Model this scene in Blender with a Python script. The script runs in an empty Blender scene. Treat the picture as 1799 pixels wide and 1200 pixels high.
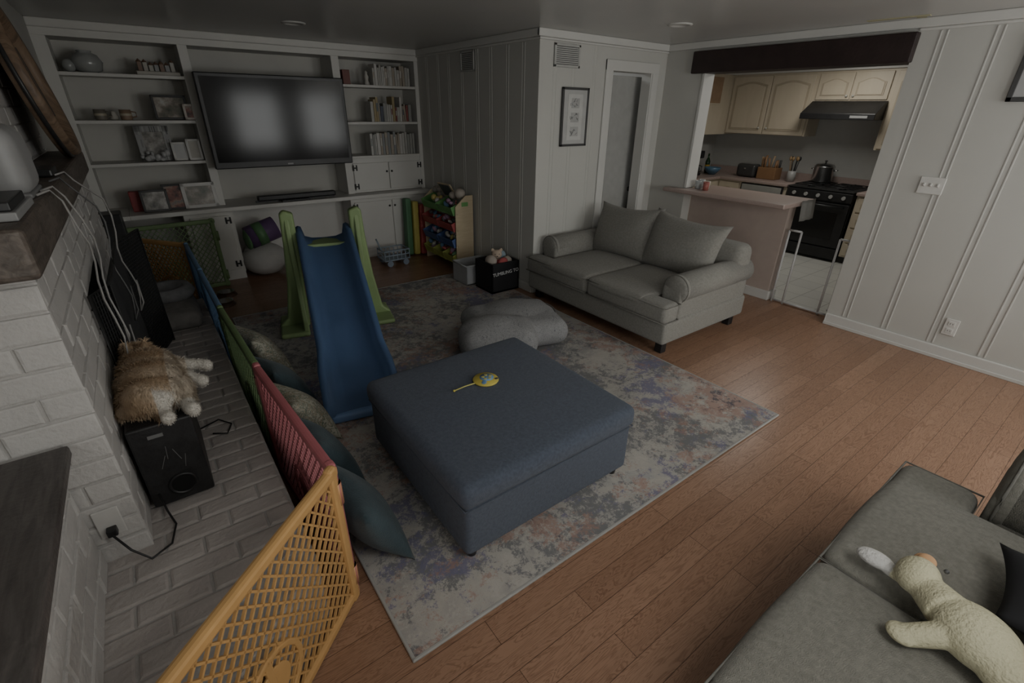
import bpy, bmesh, math, random
from mathutils import Vector, Matrix, Euler
random.seed(7)
SC=bpy.context.scene
COL=SC.collection
# ------------------------------------------------------------------ materials
def mk(name):
    m=bpy.data.materials.new(name); m.use_nodes=True
    nt=m.node_tree; b=nt.nodes['Principled BSDF']
    return m,nt,b
def nd(nt,t,**k):
    n=nt.nodes.new(t)
    for a,v in k.items(): setattr(n,a,v)
    return n
def M(name,col,rough=.6,var=.12,scale=12,bump=0,bscale=80,metal=0,spec=.5,trans=0,sheen=0,alpha=1):
    m,nt,b=mk(name)
    tc=nd(nt,'ShaderNodeTexCoord')
    no=nd(nt,'ShaderNodeTexNoise'); no.inputs['Scale'].default_value=scale; no.inputs['Detail'].default_value=6
    nt.links.new(tc.outputs['Object'],no.inputs['Vector'])
    cr=nd(nt,'ShaderNodeValToRGB')
    lo=[max(0,c*(1-var)) for c in col]; hi=[min(1,c*(1+var)) for c in col]
    cr.color_ramp.elements[0].position=.3; cr.color_ramp.elements[1].position=.7
    cr.color_ramp.elements[0].color=lo+[1]; cr.color_ramp.elements[1].color=hi+[1]
    nt.links.new(no.outputs['Fac'],cr.inputs['Fac']); nt.links.new(cr.outputs['Color'],b.inputs['Base Color'])
    b.inputs['Roughness'].default_value=rough; b.inputs['Metallic'].default_value=metal
    b.inputs['Specular IOR Level'].default_value=spec
    b.inputs['Transmission Weight'].default_value=trans
    if sheen: b.inputs['Sheen Weight'].default_value=sheen
    if bump:
        n2=nd(nt,'ShaderNodeTexNoise'); n2.inputs['Scale'].default_value=bscale; n2.inputs['Detail'].default_value=4
        nt.links.new(tc.outputs['Object'],n2.inputs['Vector'])
        bp=nd(nt,'ShaderNodeBump'); bp.inputs['Strength'].default_value=bump; bp.inputs['Distance'].default_value=.01
        nt.links.new(n2.outputs['Fac'],bp.inputs['Height']); nt.links.new(bp.outputs['Normal'],b.inputs['Normal'])
    return m
def rampmat(name,stops,scale,detail=8,rough=.9,dist=0,mapscale=(1,1,1),interp='LINEAR',bump=0,nrough=.6,bs=200):
    m,nt,b=mk(name)
    tc=nd(nt,'ShaderNodeTexCoord'); mp=nd(nt,'ShaderNodeMapping'); mp.inputs['Scale'].default_value=mapscale
    nt.links.new(tc.outputs['Object'],mp.inputs['Vector'])
    no=nd(nt,'ShaderNodeTexNoise'); no.inputs['Scale'].default_value=scale; no.inputs['Detail'].default_value=detail
    no.inputs['Distortion'].default_value=dist; no.inputs['Roughness'].default_value=nrough
    nt.links.new(mp.outputs[0],no.inputs['Vector'])
    cr=nd(nt,'ShaderNodeValToRGB'); cr.color_ramp.interpolation=interp
    e=cr.color_ramp.elements
    while len(e)<len(stops): e.new(.5)
    for i,(p,c) in enumerate(stops): e[i].position=p; e[i].color=list(c)+[1]
    nt.links.new(no.outputs['Fac'],cr.inputs['Fac']); nt.links.new(cr.outputs['Color'],b.inputs['Base Color'])
    b.inputs['Roughness'].default_value=rough
    if bump:
        n2=nd(nt,'ShaderNodeTexNoise'); n2.inputs['Scale'].default_value=bs
        nt.links.new(tc.outputs['Object'],n2.inputs['Vector'])
        bp=nd(nt,'ShaderNodeBump'); bp.inputs['Strength'].default_value=bump; bp.inputs['Distance'].default_value=.01
        nt.links.new(n2.outputs['Fac'],bp.inputs['Height']); nt.links.new(bp.outputs['Normal'],b.inputs['Normal'])
    return m
def woodfloor():
    m,nt,b=mk('oak_floor')
    tc=nd(nt,'ShaderNodeTexCoord')
    br=nd(nt,'ShaderNodeTexBrick'); br.offset=.37; br.offset_frequency=2
    br.inputs['Scale'].default_value=1; br.inputs['Brick Width'].default_value=1.05; br.inputs['Row Height'].default_value=.115
    br.inputs['Mortar Size'].default_value=.0014; br.inputs['Mortar Smooth'].default_value=.1; br.inputs['Bias'].default_value=0
    br.inputs['Color1'].default_value=(.355,.215,.142,1); br.inputs['Color2'].default_value=(.285,.165,.106,1); br.inputs['Mortar'].default_value=(.12,.065,.04,1)
    nt.links.new(tc.outputs['Object'],br.inputs['Vector'])
    mp=nd(nt,'ShaderNodeMapping'); mp.inputs['Scale'].default_value=(1.6,15,1); nt.links.new(tc.outputs['Object'],mp.inputs['Vector'])
    no=nd(nt,'ShaderNodeTexNoise'); no.inputs['Scale'].default_value=1.5; no.inputs['Detail'].default_value=5; no.inputs['Distortion'].default_value=.8
    nt.links.new(mp.outputs[0],no.inputs['Vector'])
    ml=nd(nt,'ShaderNodeMath',operation='MULTIPLY'); ml.inputs[1].default_value=16; nt.links.new(no.outputs['Fac'],ml.inputs[0])
    fr=nd(nt,'ShaderNodeMath',operation='PINGPONG'); fr.inputs[1].default_value=.5; nt.links.new(ml.outputs[0],fr.inputs[0])
    cr=nd(nt,'ShaderNodeValToRGB'); cr.color_ramp.elements[0].position=.02; cr.color_ramp.elements[0].color=(.62,.56,.53,1); cr.color_ramp.elements[1].position=.3; cr.color_ramp.elements[1].color=(1.03,1.03,1.03,1)
    nt.links.new(fr.outputs[0],cr.inputs['Fac'])
    mx=nd(nt,'ShaderNodeMix',data_type='RGBA',blend_type='MULTIPLY'); mx.inputs[0].default_value=.75
    nt.links.new(br.outputs['Color'],mx.inputs[6]); nt.links.new(cr.outputs['Color'],mx.inputs[7])
    nt.links.new(mx.outputs[2],b.inputs['Base Color'])
    b.inputs['Roughness'].default_value=.30; b.inputs['Specular IOR Level'].default_value=.4
    bp=nd(nt,'ShaderNodeBump'); bp.inputs['Strength'].default_value=.25; bp.inputs['Distance'].default_value=.003; bp.invert=True
    nt.links.new(br.outputs['Fac'],bp.inputs['Height']); nt.links.new(bp.outputs['Normal'],b.inputs['Normal'])
    return m
def rugmat():
    m,nt,b=mk('rug_distressed')
    tc=nd(nt,'ShaderNodeTexCoord')
    def noise(s,d,r,dist=0,ms=(1,1,1),off=(0,0,0)):
        mp=nd(nt,'ShaderNodeMapping'); mp.inputs['Scale'].default_value=ms; mp.inputs['Location'].default_value=off; nt.links.new(tc.outputs['Object'],mp.inputs['Vector'])
        n=nd(nt,'ShaderNodeTexNoise'); n.inputs['Scale'].default_value=s; n.inputs['Detail'].default_value=d; n.inputs['Roughness'].default_value=r; n.inputs['Distortion'].default_value=dist
        nt.links.new(mp.outputs[0],n.inputs['Vector']); return n.outputs['Fac']
    def ramp(f,stops,interp='LINEAR'):
        cr=nd(nt,'ShaderNodeValToRGB'); cr.color_ramp.interpolation=interp; e=cr.color_ramp.elements
        while len(e)<len(stops): e.new(.5)
        for i,(p,c) in enumerate(stops): e[i].position=p; e[i].color=list(c)+[1]
        nt.links.new(f,cr.inputs['Fac']); return cr.outputs['Color']
    def mix(f,a,c,bt='MIX'):
        mx=nd(nt,'ShaderNodeMix',data_type='RGBA',blend_type=bt)
        if isinstance(f,float): mx.inputs[0].default_value=f
        else: nt.links.new(f,mx.inputs[0])
        for s,v in ((6,a),(7,c)):
            if isinstance(v,tuple): mx.inputs[s].default_value=v+(1,)
            else: nt.links.new(v,mx.inputs[s])
        return mx.outputs[2]
    def add(f,g,k):
        a=nd(nt,'ShaderNodeMath',operation='MULTIPLY_ADD'); nt.links.new(g,a.inputs[0]); a.inputs[1].default_value=k; nt.links.new(f,a.inputs[2]); return a.outputs[0]
    big=noise(1.5,3,.5,.3); big2=noise(1.9,3,.5,.2,(1,1,1),(5,3,0)); big3=noise(1.7,3,.5,.2,(1,1,1),(9,7,0))
    fine=noise(10,12,.87,.25); fine2=noise(12,12,.87,.25,(1,1,1),(3,8,0)); fine3=noise(10,12,.87,.2,(1,1,1),(8,1,0)); fine4=noise(12,12,.87,.2,(1,1,1),(2,2,0))
    base=ramp(noise(1.8,8,.7,.6),[(.3,(.275,.275,.27)),(.45,(.37,.352,.33)),(.55,(.425,.40,.365)),(.7,(.33,.335,.335))])
    cut=lambda f,t,v:ramp(f,[(0,(0,0,0)),(t,(v,v,v))],'CONSTANT')
    c=mix(cut(add(fine,big,.55),.785,.85),base,(.16,.165,.172))
    c=mix(cut(add(fine2,big2,.60),.86,.85),c,(.175,.17,.255))
    c=mix(cut(add(fine3,big3,.60),.85,.7),c,(.36,.225,.18))
    c=mix(cut(add(fine4,big2,-.4),.35,.7),c,(.46,.435,.40))
    c=mix(cut(add(fine,big3,.5),.88,.75),c,(.085,.09,.115))
    nt.links.new(c,b.inputs['Base Color']); b.inputs['Roughness'].default_value=.95; b.inputs['Specular IOR Level'].default_value=.15
    bp=nd(nt,'ShaderNodeBump'); bp.inputs['Strength'].default_value=.3; bp.inputs['Distance'].default_value=.005
    nt.links.new(noise(260,2,.5),bp.inputs['Height']); nt.links.new(bp.outputs['Normal'],b.inputs['Normal'])
    return m
def tilemat(name,c1,c2,mort,s=.3):
    m,nt,b=mk(name); tc=nd(nt,'ShaderNodeTexCoord')
    br=nd(nt,'ShaderNodeTexBrick'); br.offset=0; br.inputs['Scale'].default_value=1; br.inputs['Brick Width'].default_value=s; br.inputs['Row Height'].default_value=s
    br.inputs['Mortar Size'].default_value=.004
    br.inputs['Color1'].default_value=c1+(1,); br.inputs['Color2'].default_value=c2+(1,); br.inputs['Mortar'].default_value=mort+(1,)
    nt.links.new(tc.outputs['Object'],br.inputs['Vector']); nt.links.new(br.outputs['Color'],b.inputs['Base Color']); b.inputs['Roughness'].default_value=.3
    return m
def attrmat(name,rough=.9,bump=0):
    m,nt,b=mk(name); a=nd(nt,'ShaderNodeAttribute'); a.attribute_name='Col'
    nt.links.new(a.outputs['Color'],b.inputs['Base Color']); b.inputs['Roughness'].default_value=rough; b.inputs['Specular IOR Level'].default_value=.2
    if bump:
        tc=nd(nt,'ShaderNodeTexCoord'); n2=nd(nt,'ShaderNodeTexNoise'); n2.inputs['Scale'].default_value=110; n2.inputs['Detail'].default_value=5
        nt.links.new(tc.outputs['Object'],n2.inputs['Vector'])
        bp=nd(nt,'ShaderNodeBump'); bp.inputs['Strength'].default_value=bump; bp.inputs['Distance'].default_value=.008
        nt.links.new(n2.outputs['Fac'],bp.inputs['Height']); nt.links.new(bp.outputs['Normal'],b.inputs['Normal'])
    return m
wallp=M('wall_paint',(.50,.495,.465),.6,.02,3,.05,40)
trimp=M('trim_paint',(.58,.575,.55),.5,.02,3)
ceilp=M('ceiling_paint',(.50,.497,.48),.33,.02,2)
whitep=M('shelf_paint',(.62,.61,.58),.5,.02,4)
backp=M('shelf_back',(.52,.51,.475),.6,.03,4)
brickp=M('painted_brick',(.50,.485,.47),.75,.06,6,.45,55)
hearthp=M('hearth_brick',(.43,.395,.375),.8,.09,5,.5,50)
mortarp=M('painted_mortar',(.44,.425,.41),.85,.06,8,.5,60)
mantelp=rampmat('mantel_wood',[(.3,(.06,.047,.040)),(.5,(.11,.09,.075)),(.7,(.17,.14,.12))],6,8,.5,1,(6,1,6),bump=.3,bs=40)
capwood=rampmat('cap_wood',[(.3,(.055,.048,.045)),(.5,(.09,.08,.075)),(.7,(.13,.115,.107))],5,8,.45,1,(8,1,8),bump=.2,bs=60)
black=M('black_plastic',(.018,.018,.019),.4,.2)
blackw=M('black_ash',(.02,.02,.021),.45,.3,30,.2,90)
portdark=M('port_shade',(.003,.003,.003),.9,0)  # near-black that paints the shade inside the subwoofer port
dark=M('dark_metal',(.03,.03,.03),.5,.2,metal=.3)
steel=M('steel',(.55,.55,.55),.25,.05,metal=1)
chrome=M('white_metal',(.6,.6,.6),.35,.03)
beam=M('beam_brown',(.03,.018,.017),.5,.2,8,.2,40)
sofaf=M('sofa_fabric',(.255,.248,.226),.95,.12,60,.5,320,spec=.1,sheen=.12)
sofaf2=M('sofa_fabric_dark',(.225,.218,.19),.95,.14,60,.6,300,spec=.1,sheen=.12)
pipef=M('sofa_piping',(.17,.165,.148),.95,.1,60)
ottof=M('ottoman_fabric',(.086,.101,.134),.95,.16,70,.6,350,spec=.12,sheen=.12)
slideb=M('slide_blue',(.16,.265,.48),.42,.06,3,.08,150)
slideg=M('slide_green',(.26,.36,.16),.45,.08,3,.08,150)
f_or=M('fence_orange',(.56,.33,.13),.5,.05)
f_red=M('fence_red',(.44,.14,.155),.5,.06)
f_gr=M('fence_green',(.15,.23,.10),.5,.08)
f_bl=M('fence_blue',(.12,.22,.37),.5,.08)
teal=M('teal_fabric',(.042,.068,.08),.9,.2,10,.4,120,sheen=.12)
patt=rampmat('pattern_fabric',[(.0,(.42,.40,.33)),(.44,(.40,.38,.32)),(.47,(.14,.17,.13)),(.52,(.42,.38,.3)),(.56,(.2,.17,.11)),(.60,(.44,.41,.35))],15,4,.9,2.2,interp='CONSTANT')
paisl=rampmat('paisley_fabric',[(.0,(.27,.27,.275)),(.36,(.27,.27,.275)),(.385,(.15,.15,.16)),(.42,(.28,.28,.28)),(.485,(.28,.28,.28)),(.50,(.15,.15,.16)),(.53,(.28,.28,.28)),(.60,(.16,.16,.17)),(.62,(.28,.28,.28))],13,2,.9,2.8,interp='CONSTANT')
greyd=M('grey_fleece',(.20,.19,.18),.95,.15,20,.3,150)
greyc=M('grey_fabric',(.20,.202,.208),.95,.15,20,.3,150)
floorm=woodfloor(); rugm=rugmat(); tilem=tilemat('kitchen_tile',(.62,.62,.58),(.58,.58,.55),(.35,.35,.33))
counterp=M('laminate_pink',(.37,.29,.26),.35,.1,120)
cabp=rampmat('cabinet_maple',[(.3,(.52,.455,.35)),(.7,(.58,.515,.405))],4,6,.4,1,(1,1,.2))
cabin=M('cabinet_inside',(.33,.22,.14),.6,.1)
peni=M('peninsula_paint',(.43,.355,.315),.6,.03)
kwall=M('kitchen_wall',(.42,.42,.40),.6,.02)
woodt=rampmat('toy_birch',[(.3,(.50,.41,.27)),(.7,(.58,.48,.33))],5,6,.45,1,(1,1,8))
woodb=rampmat('barrel_wood',[(.3,(.11,.075,.05)),(.5,(.22,.15,.10)),(.7,(.29,.21,.14))],4,7,.5,1,(1,10,1))
pc={}
def C(r,g,b,rough=.5):
    k=(r,g,b,rough)
    if k not in pc: pc[k]=M('paint_%02d'%len(pc),(r,g,b),rough,.06)
    return pc[k]
screen=M('tv_glass',(.006,.006,.007),.135,0,spec=.22)
# ------------------------------------------------------------------ mesh builder
class MB:
    def __init__(s,name,mats):
        s.bm=bmesh.new(); s.name=name; s.mats=mats if isinstance(mats,(list,tuple)) else [mats]; s.T=Matrix.Identity(4)
    def mi(s,m):
        if isinstance(m,int): return m
        if m not in s.mats: s.mats=list(s.mats)+[m]
        return s.mats.index(m)
    def add(s,tb,mat,mx=None,smooth=False):
        if mx is not None: bmesh.ops.transform(tb,matrix=mx,verts=tb.verts)
        bmesh.ops.transform(tb,matrix=s.T,verts=tb.verts)
        i=s.mi(mat)
        for f in tb.faces: f.material_index=i; f.smooth=smooth
        me=bpy.data.meshes.new('t'); tb.to_mesh(me); tb.free(); s.bm.from_mesh(me); bpy.data.meshes.remove(me)
    def box(s,lo,hi,mat=0,bev=0,seg=2,smooth=False):
        c=[(a+b)/2 for a,b in zip(lo,hi)]; z=[abs(b-a) for a,b in zip(lo,hi)]
        s.bx(c,z,mat,(0,0,0),bev,seg,smooth)
    def bx(s,c,z,mat=0,rot=(0,0,0),bev=0,seg=2,smooth=False):
        tb=bmesh.new(); bmesh.ops.create_cube(tb,size=1); bmesh.ops.scale(tb,vec=z,verts=tb.verts)
        if bev: bmesh.ops.bevel(tb,geom=tb.edges[:],offset=min(bev,min(z)*.49),segments=seg,affect='EDGES',profile=.5)
        s.add(tb,mat,Matrix.Translation(c)@Euler(rot).to_matrix().to_4x4(),smooth)
    def cyl(s,p0,p1,r0,r1=None,mat=0,seg=20,smooth=True,cap=True):
        r1=r0 if r1 is None else r1
        p0=Vector(p0);p1=Vector(p1);d=p1-p0
        tb=bmesh.new(); bmesh.ops.create_cone(tb,cap_ends=cap,segments=seg,radius1=r0,radius2=r1,depth=d.length)
        q=d.to_track_quat('Z','Y').to_matrix().to_4x4()
        s.add(tb,mat,Matrix.Translation((p0+p1)/2)@q,False)
        if smooth:
            s.bm.faces.ensure_lookup_table()
            for f in s.bm.faces[-(seg+2):]:
                if len(f.verts)==4: f.smooth=True
    def sph(s,c,r,mat=0,rot=(0,0,0),seg=20):
        if not isinstance(r,(list,tuple)): r=(r,r,r)
        tb=bmesh.new(); bmesh.ops.create_uvsphere(tb,u_segments=seg,v_segments=max(8,seg*2//3),radius=1)
        bmesh.ops.scale(tb,vec=r,verts=tb.verts)
        s.add(tb,mat,Matrix.Translation(c)@Euler(rot).to_matrix().to_4x4(),True)
    def tube(s,pts,r,mat=0,seg=8,closed=False):
        pts=[Vector(p) for p in pts]; n=len(pts); tb=bmesh.new(); rings=[]
        up=Vector((0,0,1))
        for i,p in enumerate(pts):
            if closed: d=pts[(i+1)%n]-pts[i-1]
            else: d=pts[min(i+1,n-1)]-pts[max(i-1,0)]
            d.normalize()
            u=d.cross(up)
            if u.length<.05: u=d.cross(Vector((1,0,0)))
            u.normalize(); v=d.cross(u)
            rr=r[i] if isinstance(r,(list,tuple)) else r
            rings.append([tb.verts.new(p+u*math.cos(2*math.pi*k/seg)*rr+v*math.sin(2*math.pi*k/seg)*rr) for k in range(seg)])
        m=n if closed else n-1
        for i in range(m):
            a=rings[i];b=rings[(i+1)%n]
            for k in range(seg): tb.faces.new((a[k],a[(k+1)%seg],b[(k+1)%seg],b[k]))
        if not closed: tb.faces.new(rings[0][::-1]); tb.faces.new(rings[-1])
        s.add(tb,mat,None,True)
    def lathe(s,prof,c,mat=0,seg=28,mx=None):
        tb=bmesh.new(); R=[]
        for (r,z) in prof:
            R.append([tb.verts.new((max(r,1e-4)*math.cos(2*math.pi*k/seg),max(r,1e-4)*math.sin(2*math.pi*k/seg),z)) for k in range(seg)])
        for i in range(len(R)-1):
            for k in range(seg): tb.faces.new((R[i][k],R[i][(k+1)%seg],R[i+1][(k+1)%seg],R[i+1][k]))
        s.add(tb,mat,Matrix.Translation(c)@(mx or Matrix.Identity(4)),True)
    def soft(s,c,z,r,bulge=0,mat=0,rot=(0,0,0),n=8):
        h=[v/2 for v in z]; r=min(r,min(h)*.98)
        def axis(hh):
            a=[-hh+r*(1-math.cos(math.pi/2*i/4)) for i in range(5)]
            mid=[-hh+r+(2*hh-2*r)*i/n for i in range(1,n)]
            return a+mid+[-v for v in a[::-1]]
        tb=bmesh.new(); ax=[axis(v) for v in h]; V={}
        def vert(p):
            k=tuple(round(q,6) for q in p)
            if k not in V:
                q=Vector(p); inner=Vector([max(-(hh-r),min(hh-r,x)) for hh,x in zip(h,q)])
                d=q-inner
                o=inner+d.normalized()*r if d.length>1e-9 else q
                b=[(1-(o[i]/h[i])**2) for i in range(3)]
                o=Vector((o.x+(1 if o.x>0 else -1)*bulge*.35*b[1]*b[2]*(abs(o.x)/h[0])**2, o.y+(1 if o.y>0 else -1)*bulge*.5*b[0]*b[2]*(abs(o.y)/h[1])**2, o.z+(1 if o.z>0 else -.3)*bulge*b[0]*b[1]*(abs(o.z)/h[2])**2))
                V[k]=tb.verts.new(o)
            return V[k]
        for a in range(3):
            b,cc=[(1,2),(2,0),(0,1)][a]
            for sg in (-1,1):
                for i in range(len(ax[b])-1):
                    for j in range(len(ax[cc])-1):
                        q=[]
                        for (x,y) in ((i,j),(i+1,j),(i+1,j+1),(i,j+1)):
                            p=[0,0,0]; p[a]=sg*h[a]; p[b]=ax[b][x]; p[cc]=ax[cc][y]; q.append(vert(p))
                        if sg<0: q=q[::-1]
                        if len(set(q))==4:
                            try: tb.faces.new(q)
                            except ValueError: pass
        s.add(tb,mat,Matrix.Translation(c)@Euler(rot).to_matrix().to_4x4(),True)
    def pillow(s,mx,w,h,t,mat=0,n=18,sag=0,wr=.004,box=0.0):
        tb=bmesh.new(); G={}
        ph=random.random()*9
        for sd in (1,-1):
            for i in range(n+1):
                for j in range(n+1):
                    u=-1+2*i/n; v=-1+2*j/n
                    edge=(i in (0,n) or j in (0,n))
                    if edge and sd==-1: G[(sd,i,j)]=G[(1,i,j)]; continue
                    px=u*w/2*(1-.10*(1-v*v)*(abs(u)**3)) ; py=v*h/2*(1-.10*(1-u*u)*(abs(v)**3))
                    th=(max(0,(1-u**2))**.55)*(max(0,(1-v**2))**.55)
                    pz=sd*t/2*th+wr*(math.sin(3.1*u+2.3*v+ph)+.6*math.sin(5.3*v-4.1*u+ph*2))*th
                    G[(sd,i,j)]=tb.verts.new((px,py-sag*(1-u*u)*(v+1)/2,pz))
            for i in range(n):
                for j in range(n):
                    q=[G[(sd,i,j)],G[(sd,i+1,j)],G[(sd,i+1,j+1)],G[(sd,i,j+1)]]
                    tb.faces.new(q if sd>0 else q[::-1])
        s.add(tb,mat,mx,True)
    def prism(s,poly,z0,z1,mat=0,bev=0,seg=3,mx=None,smooth=False):
        tb=bmesh.new(); a=[tb.verts.new((x,y,z0)) for x,y in poly]; b=[tb.verts.new((x,y,z1)) for x,y in poly]; n=len(poly)
        tb.faces.new(a[::-1]); tb.faces.new(b)
        for i in range(n): tb.faces.new((a[i],a[(i+1)%n],b[(i+1)%n],b[i]))
        bmesh.ops.recalc_face_normals(tb,faces=tb.faces)
        if bev: bmesh.ops.bevel(tb,geom=tb.edges[:],offset=bev,segments=seg,affect='EDGES',profile=.5)
        s.add(tb,mat,mx,smooth)
    def quadgrid(s,P,mat=0,smooth=True,thick=0):
        tb=bmesh.new(); V=[[tb.verts.new(p) for p in row] for row in P]
        for i in range(len(V)-1):
            for j in range(len(V[0])-1): tb.faces.new((V[i][j],V[i+1][j],V[i+1][j+1],V[i][j+1]))
        if thick: bmesh.ops.solidify(tb,geom=tb.faces[:],thickness=thick)
        bmesh.ops.recalc_face_normals(tb,faces=tb.faces)
        s.add(tb,mat,None,smooth)
    def done(s,parent=None):
        me=bpy.data.meshes.new(s.name); s.bm.to_mesh(me); s.bm.free()
        for m in s.mats: me.materials.append(m)
        o=bpy.data.objects.new(s.name,me); COL.objects.link(o)
        if parent: o.parent=parent
        return o
def mat3(x,y,z,c):
    m=Matrix((x,y,z)).transposed().to_4x4(); m.translation=c; return m
def blob(name,build,mats,voxel=.008,smooth=3,color=None,fur=0,furlen=.03,furdir=None):
    mb=MB(name+'_src',mats); build(mb); o=mb.done()
    r=o.modifiers.new('r','REMESH'); r.mode='VOXEL'; r.voxel_size=voxel
    if smooth:
        sm=o.modifiers.new('s','SMOOTH'); sm.iterations=smooth; sm.factor=.5
    dg=bpy.context.evaluated_depsgraph_get(); ev=o.evaluated_get(dg)
    me=bpy.data.meshes.new_from_object(ev); bpy.data.objects.remove(o)
    bm=bmesh.new(); bm.from_mesh(me); 
    for f in bm.faces: f.smooth=True; f.material_index=0
    bm.normal_update()
    if fur:
        fs=list(bm.faces); A=[f.calc_area() for f in fs]
        rnd=random.Random(5)
        picks=rnd.choices(range(len(fs)),weights=A,k=fur)
        blades=[]
        for i in picks:
            f=fs[i]; vs=[v.co for v in f.verts]; w=[rnd.random() for _ in vs]; t=sum(w)
            p=sum((v*(a/t) for v,a in zip(vs,w)),Vector())
            nrm=f.normal.copy(); fd=furdir(p) if furdir else Vector((0,0,-1))
            fd=fd-nrm*fd.dot(nrm)
            d=(nrm*.45+fd*.9+Vector([rnd.uniform(-.3,.3) for _ in range(3)])).normalized()
            L=furlen*rnd.uniform(.6,1.25)*(.35 if (color and color(p)[3]<.5) else 1)
            side=d.cross(nrm).normalized()*.0011
            m1=p+d*L*.55; m2=p+d*L+Vector((0,0,-L*.15))
            blades.append((p-side,p+side,m1+side*.8,m1-side*.8,m2))
        for b in blades:
            v=[bm.verts.new(q) for q in b]
            bm.faces.new((v[0],v[1],v[2],v[3])); bm.faces.new((v[3],v[2],v[4]))
    bm.to_mesh(me); bm.free(); me.name=name
    me.materials.clear()
    for m in (mats if isinstance(mats,(list,tuple)) else [mats]): me.materials.append(m)
    if color:
        at=me.color_attributes.new('Col','FLOAT_COLOR','POINT')
        for i,v in enumerate(me.vertices):
            c=color(v.co); at.data[i].color=(c[0],c[1],c[2],1)
    ob=bpy.data.objects.new(name,me); COL.objects.link(ob); return ob
# ------------------------------------------------------------------ constants
XW=5.08; YC=3.92; XC=3.22; YS=6.40; YB=6.80; H=2.53; XL=-.47
# ------------------------------------------------------------------ camera
def cam():
    p,y,r=map(math.radians,(26.16,36.96,.81))
    F=Vector((math.sin(y)*math.cos(p),math.cos(y)*math.cos(p),-math.sin(p)))
    R=Vector((math.cos(y),-math.sin(y),0)); U=R.cross(F)
    x=R*math.cos(r)+U*math.sin(r); yv=U*math.cos(r)-R*math.sin(r)
    c=bpy.data.cameras.new('camera'); c.lens=831.55*36/1799; c.sensor_width=36; c.clip_start=.05
    o=bpy.data.objects.new('camera',c); COL.objects.link(o); o.matrix_world=mat3(x,yv,-F,Vector((0,0,1.87)))
    SC.camera=o
cam()
# ------------------------------------------------------------------ room shell
b=MB('floor',[floorm]); b.box((-1.3,-1.8,-.1),(5.32,6.9,0)); b.done()
b=MB('floor_kitchen',[tilem]); b.box((5.32,.4,-.1),(8.3,5.2,0.004)); b.done()
b=MB('ceiling',[ceilp]); b.box((-1.3,-1.8,H),(8.3,6.9,H+.1)); b.done()
def rib(b,p,axis,n,z0=.12,z1=2.44,d=.005):
    for o in (-.02,.02):
        if axis=='x': b.box((p+o-.006,n-d,z0),(p+o+.006,n+.004,z1),0,.003,2)
        else: b.box((n-d,p+o-.006,z0),(n+.004,p+o+.006,z1),0,.003,2)
b=MB('wall_right',[wallp])
b.box((XW,-1.8,0),(XW+.15,1.60,H)); b.box((XW,3.42,0),(XW+.15,YC+.12,H)); b.box((XW,1.60,2.42),(XW+.15,3.42,H))
for y in (1.44,1.12,.78,.44,.1,-.3,-.7): rib(b,y,'y',XW)
b.done()
b=MB('wall_alcove_side',[wallp]); b.box((XC,YC+.12,0),(XC+.12,6.9,H))
for y in (4.16,4.42,4.72,4.98,5.3,5.6,5.86,6.15): rib(b,y,'y',XC,d=.003)
b.done()
b=MB('wall_door_side',[wallp]); b.box((XC,YC,0),(4.2,YC+.12,H)); b.box((4.84,YC,0),(XW,YC+.12,H)); b.box((4.2,YC,2.24),(4.84,YC+.12,H))
for x in (3.42,3.66,3.95): rib(b,x,'x',YC,d=.003)
b.done()
b=MB('wall_far',[backp]); b.box((-1.3,YB,0),(XC+.12,YB+.1,H)); b.done()
b=MB('wall_left',[wallp]); b.box((-1.3,4.62,0),(XL,6.85,H))
b.box((-1.35,-1.8,0),(-1.25,-1.6,H)); b.box((-1.35,-.3,0),(-1.25,4.62,H)); b.box((-1.35,-1.6,0),(-1.25,-.3,.1)); b.box((-1.35,-1.6,2.2),(-1.25,-.3,H)); b.done()
b=MB('wall_back',[wallp])
wins=[(2.15,3.2),(3.75,4.8)]
b.box((-1.3,-1.9,0),(2.15,-1.8,H)); b.box((3.2,-1.9,0),(3.75,-1.8,H)); b.box((4.8,-1.9,0),(5.23,-1.8,H))
for a,c in wins: b.box((a,-1.9,0),(c,-1.8,.9)); b.box((a,-1.9,2.15),(c,-1.8,H))
b.done()
for i,(a,c) in enumerate(wins):
    b=MB('window_%d'%(i+1),[trimp])
    for x in (a,c): b.box((x-.05,-1.82,.85),(x+.05,-1.76,2.20),0,.005)
    for z in (.9,2.15): b.box((a-.05,-1.82,z-.04),(c+.05,-1.76,z+.04),0,.005)
    b.box(((a+c)/2-.02,-1.86,.9),((a+c)/2+.02,-1.82,2.15)); b.box((a,-1.86,1.5),(c,-1.82,1.53)); b.done()
b=MB('window_3',[trimp])  # unseen window added in the left wall for side light
for y in (-1.6,-.95,-.3): b.box((-1.27,y-.03,.1),(-1.22,y+.03,2.22),0,.005)
for z in (.1,2.2): b.box((-1.27,-1.62,z-.03),(-1.22,-.28,z+.03),0,.005)
b.done()
b=MB('wall_kitchen',[kwall]); b.box((8.1,.4,0),(8.25,5.2,H)); b.box((XW+.15,5.0,0),(8.1,5.15,H)); b.box((XW+.15,.4,0),(8.1,.5,H)); b.done()
b=MB('wall_hall',[whitep]); b.box((3.34,6.0,0),(5.23,6.1,H)); b.box((5.13,4.04,0),(5.23,6.0,H)); b.done()
def crown(name,segs):
    b=MB(name,[trimp])
    for lo,hi in segs: b.box(lo,hi,0,.008,2)
    b.done()
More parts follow.
